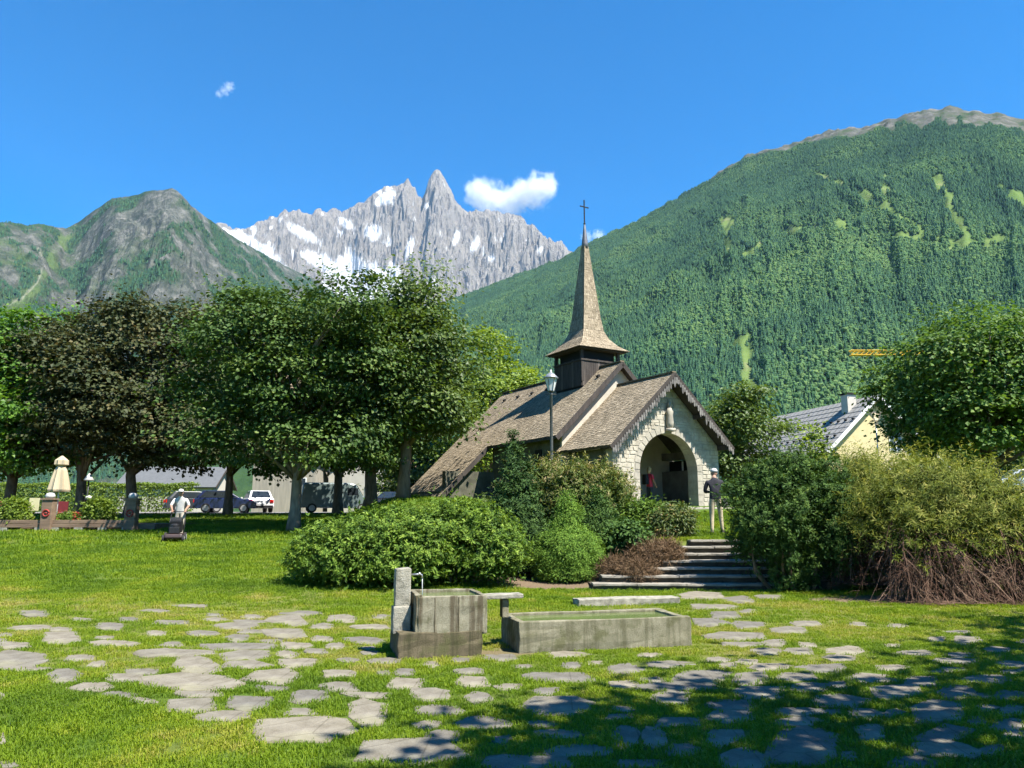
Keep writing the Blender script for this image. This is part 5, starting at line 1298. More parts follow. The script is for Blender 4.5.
# --- man at the top of the steps, seen from behind, looking down at something in his hands
M_navy = pmat('black_jacket', (.022, .022, .030), (.012, .012, .016), 10, .8, .3, 40)
M_khaki = pmat('khaki_cloth', (.45, .38, .25), (.36, .30, .19), 8, .85, .3, 40)
M_white = pmat('white_cloth', (.48, .47, .45), (.40, .39, .375), 8, .85, .2, 40)
M_shoe = pmat('dark_shoe', (.06, .05, .045), (.03, .028, .025), 10, .6)
j = std_joints(spine=(0, .0, 1.14), chest=(0, .03, 1.33), neck=(0, .07, 1.49), skull=(0, .12, 1.585), shoL=(-.19, .04, 1.40), shoR=(.19, .04, 1.40), elbL=(-.27, .04, 1.13), elbR=(.27, .05, 1.13), wriL=(-.10, .24, 1.12), wriR=(.12, .25, 1.13),
               kneL=(-.11, .03, .50), ankL=(-.12, -.02, .09), toeL=(-.14, .13, .035), kneR=(.12, .05, .50), ankR=(.15, .06, .09), toeR=(.18, .21, .035))
reg = lambda c: 0 if c.z > 1.50 or (abs(c.x) < .16 and c.y > .2) else 1 if c.z > .92 else 2
mx, my = at_depth(717, 535, 20.6)[:2]
p, hc, fd, sdv, hr = human('person', 'man in white cap, black top and khaki trousers at the top of the steps', j, RAD, reg, [M_skin, M_navy, M_khaki], (mx, my, gz(mx, my) + .01), R(-12), 1.0,
      head=dict(c=(0, .15, 1.625), r=.098, dir=(0.1, 1, -.35)), hands=[((-.10, .24, 1.12), (.8, .5, .1), (0, -.3, 1)), ((.12, .25, 1.13), (-.8, .5, .1), (0, -.3, 1))])
cap_hat(p, hc, Vector((0, 1, 0)), hr, M_white); shoes(p, j, M_shoe)
ph_ = MB().box((0, .33, 1.16), (.07, .012, .14), rx=R(-50)).build('phone', m_dark, p)
# --- woman in a red top by the porch
M_red = pmat('red_top', (.62, .05, .09), (.50, .035, .07), 8, .8, .2, 40)
M_jean = pmat('dark_trousers', (.05, .055, .075), (.03, .035, .05), 9, .85)
M_blond = pmat('blond_hair', (.50, .36, .17), (.32, .22, .10), 18, .6, stretch=(1, 1, .2))
j = std_joints(elbL=(-.24, .06, 1.14), wriL=(-.20, .22, 1.02), elbR=(.24, .04, 1.13), wriR=(.22, .16, .95)); reg = lambda c: 0 if c.z > 1.49 or abs(c.x) > .215 and c.z < 1.22 else 1 if c.z > .90 else 2
wx_, wy_ = at_depth(650, 500, 31.0)[:2]; wz_ = gz(wx_, wy_)
p, hc, fd, sdv, hr = human('person', 'blond woman in red top with dark backpack by the chapel porch', j, RAD, reg, [M_skin, M_red, M_jean], (wx_, wy_, 1.885), R(-60), .93,
      head=dict(c=(0, .03, 1.63), r=.092, dir=(0, 1, 0)), hands=[((-.20, .22, 1.02), (0, .6, -.8), (0, .8, .6)), ((.22, .16, .95), (0, .4, -.9), (0, .9, .4))])
m = MB(); m.ball((hc.x, hc.y - .02, hc.z + .03), hr * 1.12, 14, 10, s=(.92, 1.0, 1.15)); m.lathe([(.07, -.16), (.095, -.05), (.09, .05)], (hc.x, hc.y - .05, hc.z), 12); m.build('hair', M_blond, p, True)
m = MB().box((0, -.22, 1.22), (.30, .18, .44), taper=.85).build('backpack', M_navy, p, bevel=.04); shoes(p, j, M_shoe)
# --- man walking behind the lawn mower
M_cream = pmat('light_trousers', (.36, .32, .26), (.29, .26, .21), 8, .85, .2, 30)
mwx, mwy, mwz = on_ground(174, 542)
j = std_joints(spine=(0, .03, 1.14), chest=(0, .08, 1.33), neck=(0, .14, 1.48), skull=(0, .17, 1.58), shoL=(-.19, .08, 1.40), shoR=(.19, .08, 1.40), elbL=(-.30, .20, 1.18), elbR=(.30, .20, 1.18), wriL=(-.22, .42, 1.02), wriR=(.22, .42, 1.02),
               kneL=(-.10, .14, .52), ankL=(-.11, .20, .09), toeL=(-.12, .36, .035), kneR=(.10, -.02, .50), ankR=(.11, -.26, .13), toeR=(.12, -.12, .035))
reg = lambda c: 0 if c.z > 1.50 or (abs(c.x) > .19 and c.y > .24) else 1 if c.z > .93 else 2
mrz = R(197); fx, fy = -math.sin(mrz), math.cos(mrz)                       # walking direction, toward the camera
px_, py_ = mwx - fx * 1.15, mwy - fy * 1.15
p, hc, fd, sdv, hr = human('person', 'man in white shirt and cap pushing the lawn mower', j, RAD, reg, [M_skin, M_white, M_cream], (px_, py_, gz(px_, py_) + .01), mrz, 1.0,
      head=dict(c=(0, .19, 1.63), r=.098, dir=(0, 1, -.15)), hands=[((-.22, .42, 1.02), (.1, .8, -.5), (0, -.5, -.8)), ((.22, .42, 1.02), (-.1, .8, -.5), (0, -.5, -.8))])
cap_hat(p, hc, Vector((0, 1, 0)), hr, M_white); shoes(p, j, M_shoe)
# --- the mower
M_blk = pmat('black_plastic', (.02, .02, .022), (.012, .012, .013), 12, .45); M_deck = pmat('mower_dark_paint', (.05, .03, .028), (.03, .022, .022), 6, .4)
M_tyre = pmat('tyre_rubber', (.025, .025, .025), (.015, .015, .015), 20, .85); M_rim = pmat('grey_rim', (.45, .45, .45), (.3, .3, .3), 10, .4, metal=.5)
mw = empty('lawn_mower', (mwx, mwy, mwz), mrz); tag(mw, 'black and red walk behind lawn mower pushed over the lawn', 'lawn mower')
MB().prism([(-.36, .12), (.36, .10), (.42, .16), (.38, .27), (-.30, .30), (-.40, .22)], 'x', -.27, .27).build('deck', M_deck, mw, bevel=.03)
e = MB(); e.box((0, .06, .40), (.32, .34, .22)); e.lathe([(.14, .0), (.14, .08), (.06, .11)], (0, .06, .51), 14); e.build('engine', M_blk, mw, bevel=.02)
MB().box((0, -.34, .58), (.44, .44, .44), taper=.85, rx=R(-18)).build('grass_bag', M_blk, mw, bevel=.05)
hnd = MB()
for s in (-1, 1): hnd.tube([(s * .25, -.28, .25), (s * .24, -.55, .70), (s * .22, -.74, 1.03)], .014, 8)
hnd.tube([(-.23, -.74, 1.03), (.23, -.74, 1.03)], .015, 8); hnd.build('handle', M_blk, mw, True)
for sx in (-1, 1):
    for yy, r_ in ((.30, .12), (-.28, .16)):
        w = MB(); V = []
        w.tube([(sx * .28, yy, r_), (sx * .35, yy, r_)], r_, 18); wo = w.build('wheel', M_tyre, mw)
        MB().tube([(sx * .345, yy, r_), (sx * .356, yy, r_)], r_ * .62, 14).build('rim', M_rim, wo)

# ================================================================== CARS AND VAN
m_tint = pmat('car_glass', (.02, .025, .03), (.015, .02, .022), 4, .06, spec=.6)
m_red_l = pmat('tail_light_red', (.55, .02, .015), (.4, .01, .01), 12, .2); m_head = pmat('head_light', (.75, .77, .8), (.6, .62, .65), 12, .1)
m_plate = pmat('number_plate', (.75, .75, .72), (.7, .7, .66), 8, .5)
def car(name, label, px, dep, rz, paint, L_=4.1, W_=1.75, H_=1.48, van=False, hatch=True, cat='car', py=511):
    x, y, _ = at_depth(px, py, dep); c = empty(name, (x, y, gz(x, y) + .03), rz); tag(c, label, cat, 'vehicles in the car park')
    pt = pmat(name + '_paint_' + str(px), paint, tuple(v * .85 for v in paint), 2, .25, spec=.6)
    if van: low = [(-L_/2, .35), (-L_/2 + .04, .95), (-L_/2 + .15, H_ - .12), (-L_/2 + .3, H_), (L_/2 - 1.6, H_), (L_/2 - 1.25, H_ - .1), (L_/2 - .75, 1.12), (L_/2 - .1, .92), (L_/2, .55), (L_/2 - .03, .3)]
    else: low = [(-L_/2, .42), (-L_/2 + .03, .85), (-L_/2 + .10, .98), (L_/2 - 1.15, .97), (L_/2 - .2, .80), (L_/2, .60), (L_/2 - .03, .30), (-L_/2 + .05, .30)]
    # body sides bulge a little: three-section loft
    m = MB(); n = len(low)
    secs = [(-W_/2, .94), (-W_/2 + .07, 1.0), (W_/2 - .07, 1.0), (W_/2, .94)]
    V = []; F = []
    for xs, k in secs: V += [(xs, p_[0] * (.985 if k < 1 else 1), .3 + (p_[1] - .3) * k) for p_ in low]
    for i in range(3):
        for q in range(n): F.append((i * n + q, i * n + (q + 1) % n, (i + 1) * n + (q + 1) % n, (i + 1) * n + q))
    F += [tuple(range(n - 1, -1, -1)), tuple(range(3 * n, 4 * n))]; m.add(V, F); m.build('body', pt, c, bevel=.02)
    if not van:
        b0, b1, t0, t1 = (-L_/2 + .12, L_/2 - 1.05, -L_/2 + .55, L_/2 - 1.9) if hatch else (-L_/2 + .75, L_/2 - 1.05, -L_/2 + 1.25, L_/2 - 1.9)
        wb, wt = W_/2 - .07, W_/2 - .24
        V = [(-wb, b0, .965), (wb, b0, .965), (wb, b1, .965), (-wb, b1, .965), (-wt, t0, H_), (wt, t0, H_), (wt, t1, H_), (-wt, t1, H_)]
        MB().add(V, [(0, 3, 2, 1), (4, 5, 6, 7), (0, 1, 5, 4), (1, 2, 6, 5), (2, 3, 7, 6), (3, 0, 4, 7)]).build('cabin', pt, c, bevel=.04)
        def pane(idx, sh, nm):
            P = [Vector(V[i]) for i in idx]; ce = sum(P, Vector()) / 4; nn = (P[1] - P[0]).cross(P[3] - P[0]).normalized()
            if nn.dot(ce - Vector((0, (b0 + b1) / 2, 1.1))) < 0: nn = -nn
            P = [ce + (p_ - ce) * sh + nn * .012 for p_ in P]; MB().add([*P, *[p_ - nn * .03 for p_ in P]], [(0, 1, 2, 3), (7, 6, 5, 4), (0, 4, 5, 1), (1, 5, 6, 2), (2, 6, 7, 3), (3, 7, 4, 0)]).build(nm, m_tint, c)
        pane((0, 1, 5, 4), .82, 'rear_window'); pane((2, 3, 7, 6), .86, 'windscreen'); pane((1, 2, 6, 5), .82, 'side_window'); pane((3, 0, 4, 7), .82, 'side_window')
    else:
        y0 = L_/2 - 1.22; MB().add([(-W_/2 + .12, y0 + .06, H_ - .16), (W_/2 - .12, y0 + .06, H_ - .16), (W_/2 - .1, L_/2 - .74, 1.16), (-W_/2 + .1, L_/2 - .74, 1.16)], [(0, 1, 2, 3)]).build('windscreen', m_tint, c)
        for s in (-1, 1): MB().box((s * (W_/2 - .005), L_/2 - 1.45, 1.42), (.02, .72, .48)).build('side_window', m_tint, c)
    for s in (-1, 1):
        for yy in (-L_/2 + .78, L_/2 - .82):
            w = MB().tube([(s * (W_/2 - .2), yy, .31), (s * (W_/2 + .01), yy, .31)], .31, 20).build('wheel', M_tyre, c)
            MB().tube([(s * (W_/2 + .008), yy, .31), (s * (W_/2 + .022), yy, .31)], .20, 14).build('rim', M_rim, w)
        MB().box((s * (W_/2 - .17), -L_/2 + .0, .78 if not van else 1.0), (.24, .06, .22 if not van else .4)).build('tail_light', m_red_l, c)
        MB().box((s * (W_/2 - .24), L_/2 - .05, .68), (.34, .10, .16)).build('headlight', m_head, c)
        MB().box((s * (W_/2 + .06), L_/2 - (1.3 if not van else 1.05), 1.02 if not van else 1.25), (.13, .07, .12)).build('mirror', pt, c)
    MB().box((0, -L_/2 - .008, .62), (.5, .02, .11)).build('number_plate', m_plate, c)
    MB().box((0, -L_/2 + .02, .40), (W_ - .16, .12, .16)).build('bumper', M_blk, c)
    return c
car('parked_car', 'dark grey estate car at the left end of the parked row', 196, 54.5, R(-60), (.03, .035, .04), H_=1.46)
car('parked_car', 'dark blue car parked behind the slim tree trunk', 226, 52.6, R(-75), (.008, .014, .055), 4.0)
car('parked_car', 'white hatchback parked right of the blue car', 256, 54.5, R(28), (.55, .55, .55), 3.7, H_=1.5)
car('parked_van', 'grey green delivery van between the lawn tree trunks', 336, 53.0, R(-72), (.115, .15, .145), 4.9, 1.9, 2.02, van=True, cat='van')
car('parked_car', 'black car parked right of the van', 391, 56.0, R(160), (.02, .02, .024), 4.0)
car('parked_car', 'pale blue grey car glimpsed at the right edge behind the juniper', 1022, 44.0, R(80), (.45, .50, .56), 4.2, py=500)

# ================================================================== HOUSES
m_cream = pmat('cream_render', (.52, .44, .24), (.47, .39, .21), 2, .95, .15, 40); m_white_w = pmat('white_render', (.48, .45, .39), (.42, .39, .34), 2, .95, .15, 30)
m_slate = pmat('grey_slate', (.27, .265, .25), (.21, .205, .195), 5, .95, .3, 40, spec=.1); m_greyboard = pmat('grey_boarding', (.30, .27, .22), (.22, .20, .165), 6, .9, .3, 20, stretch=(1, 1, .1))
m_tile = pmat('brown_tile', (.20, .10, .07), (.13, .07, .05), 5, .8, .3, 30); m_winp = pmat('window_glass', (.03, .04, .05), (.02, .03, .04), 3, .08, spec=.6); m_frame = pmat('white_frame', (.72, .72, .70))
def house(name, label, x, y, z, rz, wid, dep, eave, ridge, wall, roofm, over=.5, windows=(), chimney=None, slates=False):
    """gable end faces local -y; ridge runs along +y"""
    h = empty(name, (x, y, z), rz); tag(h, label, 'house'); w2 = wid / 2
    V = [(-w2, 0, -1), (w2, 0, -1), (w2, 0, eave), (0, 0, ridge), (-w2, 0, eave)]; V2 = [(a, dep, c) for a, b_, c in V]
    MB().add(V + V2, [(0, 1, 2, 3, 4), (9, 8, 7, 6, 5), (0, 4, 9, 5), (1, 6, 7, 2), (0, 5, 6, 1)]).build('walls', wall, h)
    s = (ridge - eave) / w2; eo = w2 + over
    for sg in (-1, 1):
        A_ = Vector((sg * eo, -over, ridge - s * eo + .12)); B_ = Vector((sg * eo, dep + over, ridge - s * eo + .12)); C_ = Vector((0, dep + over, ridge + .12)); D_ = Vector((0, -over, ridge + .12))
        n_ = (B_ - A_).cross(D_ - A_).normalized(); n_ = n_ if n_.z > 0 else -n_
        P = [A_, B_, C_, D_]; ro = MB().add(P + [q - n_ * .14 for q in P], [(0, 1, 2, 3), (7, 6, 5, 4), (0, 4, 5, 1), (1, 5, 6, 2), (2, 6, 7, 3), (3, 7, 4, 0)]).build('roof', roofm, h)
        if slates and sg < 0:
            m = MB(); rows = 13
            for i in range(rows):
                f0, f1 = i / rows, (i + 1.02) / rows
                a0, b0 = A_.lerp(D_, f0), B_.lerp(C_, f0); a1, b1 = A_.lerp(D_, f1), B_.lerp(C_, f1); k = 22
                for q in range(k):
                    t0, t1 = q / k + .002, (q + 1) / k - .002
                    m.add([a0.lerp(b0, t0) + n_ * .05, a0.lerp(b0, t1) + n_ * .05, a1.lerp(b1, t1) + n_ * .015, a1.lerp(b1, t0) + n_ * .015, a0.lerp(b0, t0), a0.lerp(b0, t1)], [(0, 1, 2, 3), (4, 5, 1, 0)])
            so = m.build('roof_slates', m_slate, ro); so['kind'] = 'stuff'
            for i in (2, 5, 8):
                for q in range(16):
                    c_ = A_.lerp(D_, i / 13 + .03).lerp(B_.lerp(C_, i / 13 + .03), (q + .5 * (i % 2) + .3) / 16.5) + n_ * .10
                    MB().box(tuple(c_), (.12, .22, .12)).build('snow_guard', m_dark, ro)
        MB().box((sg * eo / 2, -over - .03, ridge - s * eo / 2 + .03), (math.hypot(eo, s * eo) + .05, .05, .24), ry=sg * math.atan(s)).build('bargeboard', m_frame if slates else m_timber, h)
    for (wx0, wz0, ww, wh) in windows:
        f_ = MB().box((wx0, -.02, wz0), (ww + .16, .08, wh + .16)).build('window', m_frame, h); MB().box((wx0, -.05, wz0), (ww, .06, wh)).build('pane', m_winp, f_)
        MB().box((wx0, -.075, wz0), (.05, .03, wh)).build('mullion', m_frame, f_)
    if chimney:
        cx_, cy_ = chimney; cz_ = ridge - s * abs(cx_); c_ = MB().box((cx_, cy_, cz_ + .45), (.75, .75, 1.5)).build('chimney', m_white_w, h); MB().box((cx_, cy_, cz_ + 1.28), (.95, .95, .10)).build('chimney_cap', m_dark, c_)
    return h
hx, hy, hz = at_depth(873, 396, 56.0)
house('cream_house', 'cream gabled house with grey slate roof behind the right shrubs', hx, hy, gz(hx, hy), .25, 10.5, 12.5, hz - gz(hx, hy) - 4.9, hz - gz(hx, hy) - .12, m_cream, m_slate, .55, [(1.6, 4.3, .9, 1.2), (-2.0, 1.6, .9, 1.3), (1.0, 1.6, .9, 1.3)], (-.9, 1.6), True)
ax, ay, _ = at_depth(283, 500, 70.0)
house('boarded_building', 'tall grey boarded building behind the white car', ax, ay, gz(ax, ay), R(4), 5.6, 9, 5.0, 7.4, m_greyboard, m_slate, .4, [(1.6, 2.6, .7, .9)])
ax, ay, _ = at_depth(368, 500, 74.0)
house('white_house', 'white rendered house behind the grey green van', ax, ay, gz(ax, ay), R(-6), 8.0, 9, 4.6, 7.6, m_white_w, m_tile, .5, [(-2.2, 1.8, .9, 1.3), (0.2, 1.8, .9, 1.3), (2.3, 1.8, .9, 1.3)])
ax, ay, _ = at_depth(222, 500, 80.0)
house('low_grey_house', 'low house with grey roof behind the blue car', ax, ay, gz(ax, ay), R(95), 7.0, 9, 2.6, 4.6, m_white_w, pmat('dull_zinc', (.10, .105, .11), (.08, .085, .09), 3, .9), .4)
ax, ay, _ = at_depth(430, 500, 85.0)
house('tan_house', 'tan house glimpsed left of the chapel catslide roof', ax, ay, gz(ax, ay), R(10), 8.0, 9, 4.5, 7.5, pmat('tan_render', (.50, .42, .32), (.42, .35, .27), 2, .95), m_tile, .5, [(-1.5, 2.2, .9, 1.3), (1.5, 2.2, .9, 1.3)])

# give way sign seen from behind beside the cream house
gx_, gy_, gz_ = at_depth(876, 418, 36.0); g0 = gz(gx_, gy_)
sg = empty('give_way_sign', (gx_, gy_, g0), R(25)); tag(sg, 'triangular road sign on a thin post before the cream wall', 'road sign')
MB().tube([(0, .04, 0), (0, .04, gz_ - g0 + .3)], .03, 8).build('post', m_metal, sg, True)
tz = gz_ - g0
MB().prism([(-.40, tz + .30), (.40, tz + .30), (0, tz - .40)], 'y', -.012, .0).build('sign_plate', pmat('sign_border', (.20, .19, .17), (.15, .14, .13)), sg)
MB().prism([(-.27, tz + .22), (.27, tz + .22), (0, tz - .25)], 'y', -.02, -.013).build('sign_face', pmat('sign_face', (.66, .60, .42), (.6, .55, .38)), sg)

# tower crane far behind the right tree
m_cr = pmat('crane_yellow', (.62, .38, .04), (.52, .31, .03), 4, .5)
k0 = at_depth(850, 353, 150.0); cz0 = gz(k0[0] + 16, 150)
cn = empty('tower_crane', (k0[0] + 17, 150.0, cz0)); tag(cn, 'yellow tower crane whose jib sticks out left of the large maple', 'crane')
def lattice(a, b_, w, nb, r_=.05):
    m = MB(); a, b_ = Vector(a), Vector(b_); d = (b_ - a).normalized(); s1 = d.cross(Vector((0, 1, .01))).normalized(); s2 = d.cross(s1)
    cor = [s1 * w + s2 * w, s1 * w - s2 * w, -s1 * w - s2 * w, -s1 * w + s2 * w]
    for c_ in cor: m.tube([a + c_, b_ + c_], r_ * 1.4, 5)
    for i in range(nb):
        p_, q_ = a.lerp(b_, i / nb), a.lerp(b_, (i + 1) / nb)
        for k in range(4): m.tube([p_ + cor[k], q_ + cor[(k + 1) % 4]], r_, 4)
    return m
jz = k0[2] - cz0
lattice((0, 0, 0), (0, 0, jz + 1), .8, 16, .07).build('mast', m_cr, cn); lattice((-17, 0, jz), (6, 0, jz), .45, 24, .09).build('jib', m_cr, cn)
MB().box((5, 0, jz - .6), (2.2, 1.4, 1.6)).build('counterweight', m_slate, cn); MB().box((-.2, -.9, jz - 1.0), (1.2, 1.1, 1.6)).build('cab', m_cr, cn)

# ================================================================== CAFE TERRACE (left)
m_wood = pmat('weathered_brown_wood', (.21, .145, .095), (.12, .08, .055), 5, .85, .5, 30, stretch=(.15, 1, 1))
m_capw = pmat('white_lamp_cap', (.45, .44, .42), (.38, .37, .35), 5, .5); m_emb = pmat('red_ring_paint', (.26, .03, .022), (.18, .025, .02), 8, .6)
m_canv = pmat('cream_canvas', (.42, .35, .235), (.34, .28, .185), 4, .9, .3, 15, stretch=(1, 1, .2))
TY = 31.6
def tz_(px): return at_depth(px, 527, TY)
for i, (pa, pb) in enumerate([(-75, 47), (48, 134)]):
    a_, b_ = tz_(pa), tz_(pb); xm = (a_[0] + b_[0]) / 2; z_ = gz(xm, TY); L_ = b_[0] - a_[0]
    t = empty('terrace_beam', (xm, TY, z_)); tag(t, ['long weathered timber edging of the cafe terrace, left section', 'weathered timber edging of the cafe terrace between the two posts'][i], 'timber edging')
    for k in range(2): MB().box((0, 0, .22 + k * .155), (L_ - .01, .16 - .02 * k, .145)).build('plank', m_wood, t, bevel=.012)
    for k in range(4): MB().box((-L_ / 2 + .3 + k * (L_ - .6) / 3, .02, .05), (.35, .2, .2)).build('stone_foot', m_gran, t, bevel=.02)
deck = MB().box((-21.0, TY + 3.2, gz(-19, TY + 1) + .12), (12.6, 6.0, .22)).build('terrace_deck', m_wood); tag(deck, 'wooden cafe terrace deck under the dark trees', kind='structure')
for i, px in enumerate((47.5, 131)):
    a_ = tz_(px); z_ = gz(a_[0], TY); t = empty('terrace_post', (a_[0], TY - .02, z_)); tag(t, ['square brown terrace post beside the closed parasol', 'square brown terrace post at the right end of the edging'][i], 'post', 'terrace posts')
    MB().box((0, 0, .62), (.44, .36, 1.26)).build('shaft', m_wood, t, bevel=.02); MB().box((0, 0, 1.29), (.52, .44, .07)).build('coping', m_wood, t); MB().lathe([(.17, 1.33), (.19, 1.42), (.14, 1.52), (.05, 1.55)], n=12).build('lamp_cap', m_capw, t, True)
    m = MB(); m.tube([(.13 * math.cos(2 * math.pi * k / 16), -.19, .72 + .13 * math.sin(2 * math.pi * k / 16)) for k in range(17)], .035, 6); m.tube([(-.05, -.19, .72), (.05, -.19, .72)], .03, 6); m.build('red_emblem', m_emb, t, True)
# closed parasol
a_ = at_depth(58, 500, 32.6); z_ = gz(a_[0], 32.6); pz = 4.08 - z_
t = empty('closed_parasol', (a_[0], 32.6, z_)); tag(t, 'folded cream parasol on the cafe terrace', 'parasol')
MB().tube([(0, 0, 0), (0, 0, pz)], .025, 8).build('pole', m_frame, t, True); MB().box((0, 0, .22), (.6, .6, .14)).build('base', m_slate, t)
def folded(prof, n=24, amp=.14):
    V = []; F = []
    for r_, z in prof:
        for k in range(n):
            tt_ = 2 * math.pi * k / n; q = r_ * (1 + amp * (1 if k % 3 == 0 else -.6)); V.append((q * math.cos(tt_), q * math.sin(tt_), z))
    for i in range(len(prof) - 1):
        for k in range(n): F.append((i * n + k, i * n + (k + 1) % n, (i + 1) * n + (k + 1) % n, (i + 1) * n + k))
    return MB().add(V, F)
folded([(.36, pz - 1.50), (.39, pz - 1.42), (.31, pz - 1.0), (.22, pz - .60), (.13, pz - .40)]).build('canopy', m_canv, t)
folded([(.13, pz - .44), (.25, pz - .36), (.24, pz - .18), (.08, pz - .03), (.02, pz + .02)]).build('canopy_top', m_canv, t)
MB().tube([(-.10, -.1, pz - 1.42), (-.14, -.12, pz - 1.62)], .05, 6).build('strap', m_capw, t)
# planter shrubs
for i, (px, r_, h_) in enumerate([(16, .58, .95), (98, .50, .95)]):
    a_ = at_depth(px, 520, TY + .5)
    shrub(['yellow green bush in the left bed of the cafe edging', 'yellow green bush between parasol and right terrace post'][i], a_[0], TY + .55, [[l[0], l[1], l[2] + .25, *l[3:]] for l in lobes_rand(90 + i, 7, r_, .4, h_)], L_yel, 260, 30, (.11, .06), .15, 90 + i, 'planter_bush', group='cafe bushes', stems=3)
a_ = at_depth(70, 520, TY + .45); fl = empty('flower_bed', (a_[0], TY + .45, gz(a_[0], TY + .45))); tag(fl, 'low bed of red flowers between the parasol and the edging', 'flowers')
rg = np.random.default_rng(99); Lf = [[-.45, 0, .45, .35, .25, .22], [0, 0, .5, .4, .25, .24], [.45, 0, .45, .35, .25, .22]]
P, N, T_, ti = clumps(rg, Lf, 120, 26, .12, .8, (.6, 1.0)); foliage('leaves', fl, L_laurel, P, N, T_, ti, .09, .05, rg)
P, N, T_, ti = clumps(rg, Lf, 45, 8, .06, .8, (1.0, 1.15), lower=.1); foliage('petals', fl, L_flower, P, N, T_, ti, .07, .06, rg)
# cafe furniture in the shade
def chair(label, px, dep, col_m, rz):
    a_ = at_depth(px, 515, dep); c = empty('cafe_chair', (a_[0], dep, gz(a_[0], TY + 1) + .23), rz); tag(c, label, 'chair', 'cafe chairs')
    MB().box((0, 0, .45), (.42, .42, .05)).build('seat', col_m, c, bevel=.015); MB().box((0, .20, .72), (.42, .04, .46)).build('backrest', col_m, c, bevel=.015)
    for sx in (-1, 1):
        for sy in (-1, 1): MB().box((sx * .18, sy * .18, .215), (.035, .035, .43)).build('leg', M_blk, c)
M_chair = pmat('dark_red_seat', (.12, .012, .016), (.08, .01, .012), 6, .7)
chair('red cafe chair at the left picture edge', 2, 33.4, M_chair, R(200)); chair('red cafe chair just right of the parasol pole', 61, 33.6, M_chair, R(20))
a_ = at_depth(33, 515, 33.0); mb = empty('menu_board', (a_[0], 33.0, gz(a_[0], TY + 1) + .23), R(15)); tag(mb, 'pale menu board standing left of the first terrace post', 'menu board')
MB().box((0, 0, .82), (.40, .03, .55), rx=R(-10)).build('panel', pmat('menu_paper', (.34, .33, .19), (.28, .27, .15)), mb); MB().box((0, .06, .3), (.05, .05, .62)).build('stand', M_blk, mb)
a_ = at_depth(28, 515, 35.0); tb = empty('cafe_table', (a_[0], 35.0, gz(a_[0], TY + 1) + .23)); tag(tb, 'small cafe table with white top behind the menu board', 'table')
MB().lathe([(.38, .72), (.38, .75)], n=18).build('table_top', m_capw, tb); MB().tube([(0, 0, .03), (0, 0, .72)], .03, 8).build('leg', M_blk, tb); MB().lathe([(.22, 0), (.20, .03)], n=14).build('foot', M_blk, tb)
a_ = at_depth(88, 505, 34.0); bl = empty('lamp_bollard', (a_[0], 34.0, gz(a_[0], TY + 1) + .2)); tag(bl, 'dark terrace bollard lamp behind the flower bed', 'bollard lamp')
MB().lathe([(.17, 0), (.16, 1.05), (.20, 1.08)], n=12).build('shaft', M_blk, bl, True); MB().lathe([(.14, 1.08), (.13, 1.2), (.04, 1.25)], n=12).build('lamp_cap', m_capw, bl, True)
a_ = at_depth(89, 478, 37.0); lt = empty('terrace_lantern', (a_[0], 37.0, gz(a_[0], 37))); tag(lt, 'small white lantern on a tall pole in the dark trees', 'lantern')
MB().tube([(0, 0, 0), (0, 0, a_[2] - gz(a_[0], 37) - .1)], .035, 8).build('pole', M_blk, lt, True); MB().lathe([(.22, -.12), (.24, -.1), (.1, .12), (.03, .22)], (0, 0, a_[2] - gz(a_[0], 37)), 10).build('shade', m_capw, lt, True)
# clipped hedge before the car park
hedge = empty('clipped_hedge', (-30.0, 60.3, gz(-30, 60.3))); tag(hedge, 'long light green clipped hedge behind the parked cars', 'hedge')
rg = np.random.default_rng(101); n = 26000
P = np.stack([rg.uniform(-15, 5.2, n), rg.uniform(-.6, .6, n), rg.uniform(.0, 2.15, n)], -1); face = rg.integers(0, 3, n)
P[:, 1] = np.where(face == 0, -.6 + rg.normal(0, .05, n), P[:, 1]); P[:, 2] = np.where(face == 1, 2.12 + rg.normal(0, .06, n) + .06 * np.sin(P[:, 0] * 1.7), P[:, 2])
N = unit(np.stack([rg.normal(0, .5, n), -.6 * (face == 0) + rg.normal(0, .4, n), .5 + .6 * (face == 1) + rg.normal(0, .3, n)], -1)); T_ = unit(rg.normal(size=(n, 3)) + np.array([0, 0, .5]))
foliage('foliage', hedge, L_yel, P, N, T_, np.clip(rg.normal(.35, .2, n), 0, 1), .16, .10, rg)
m = MB()
for k in range(14): m.tube([(-14.5 + k * 1.45, 0, -.1), (-14.4 + k * 1.45, 0, 1.3)], [.05, .02], 6)
m.build('stems', m_bark, hedge)

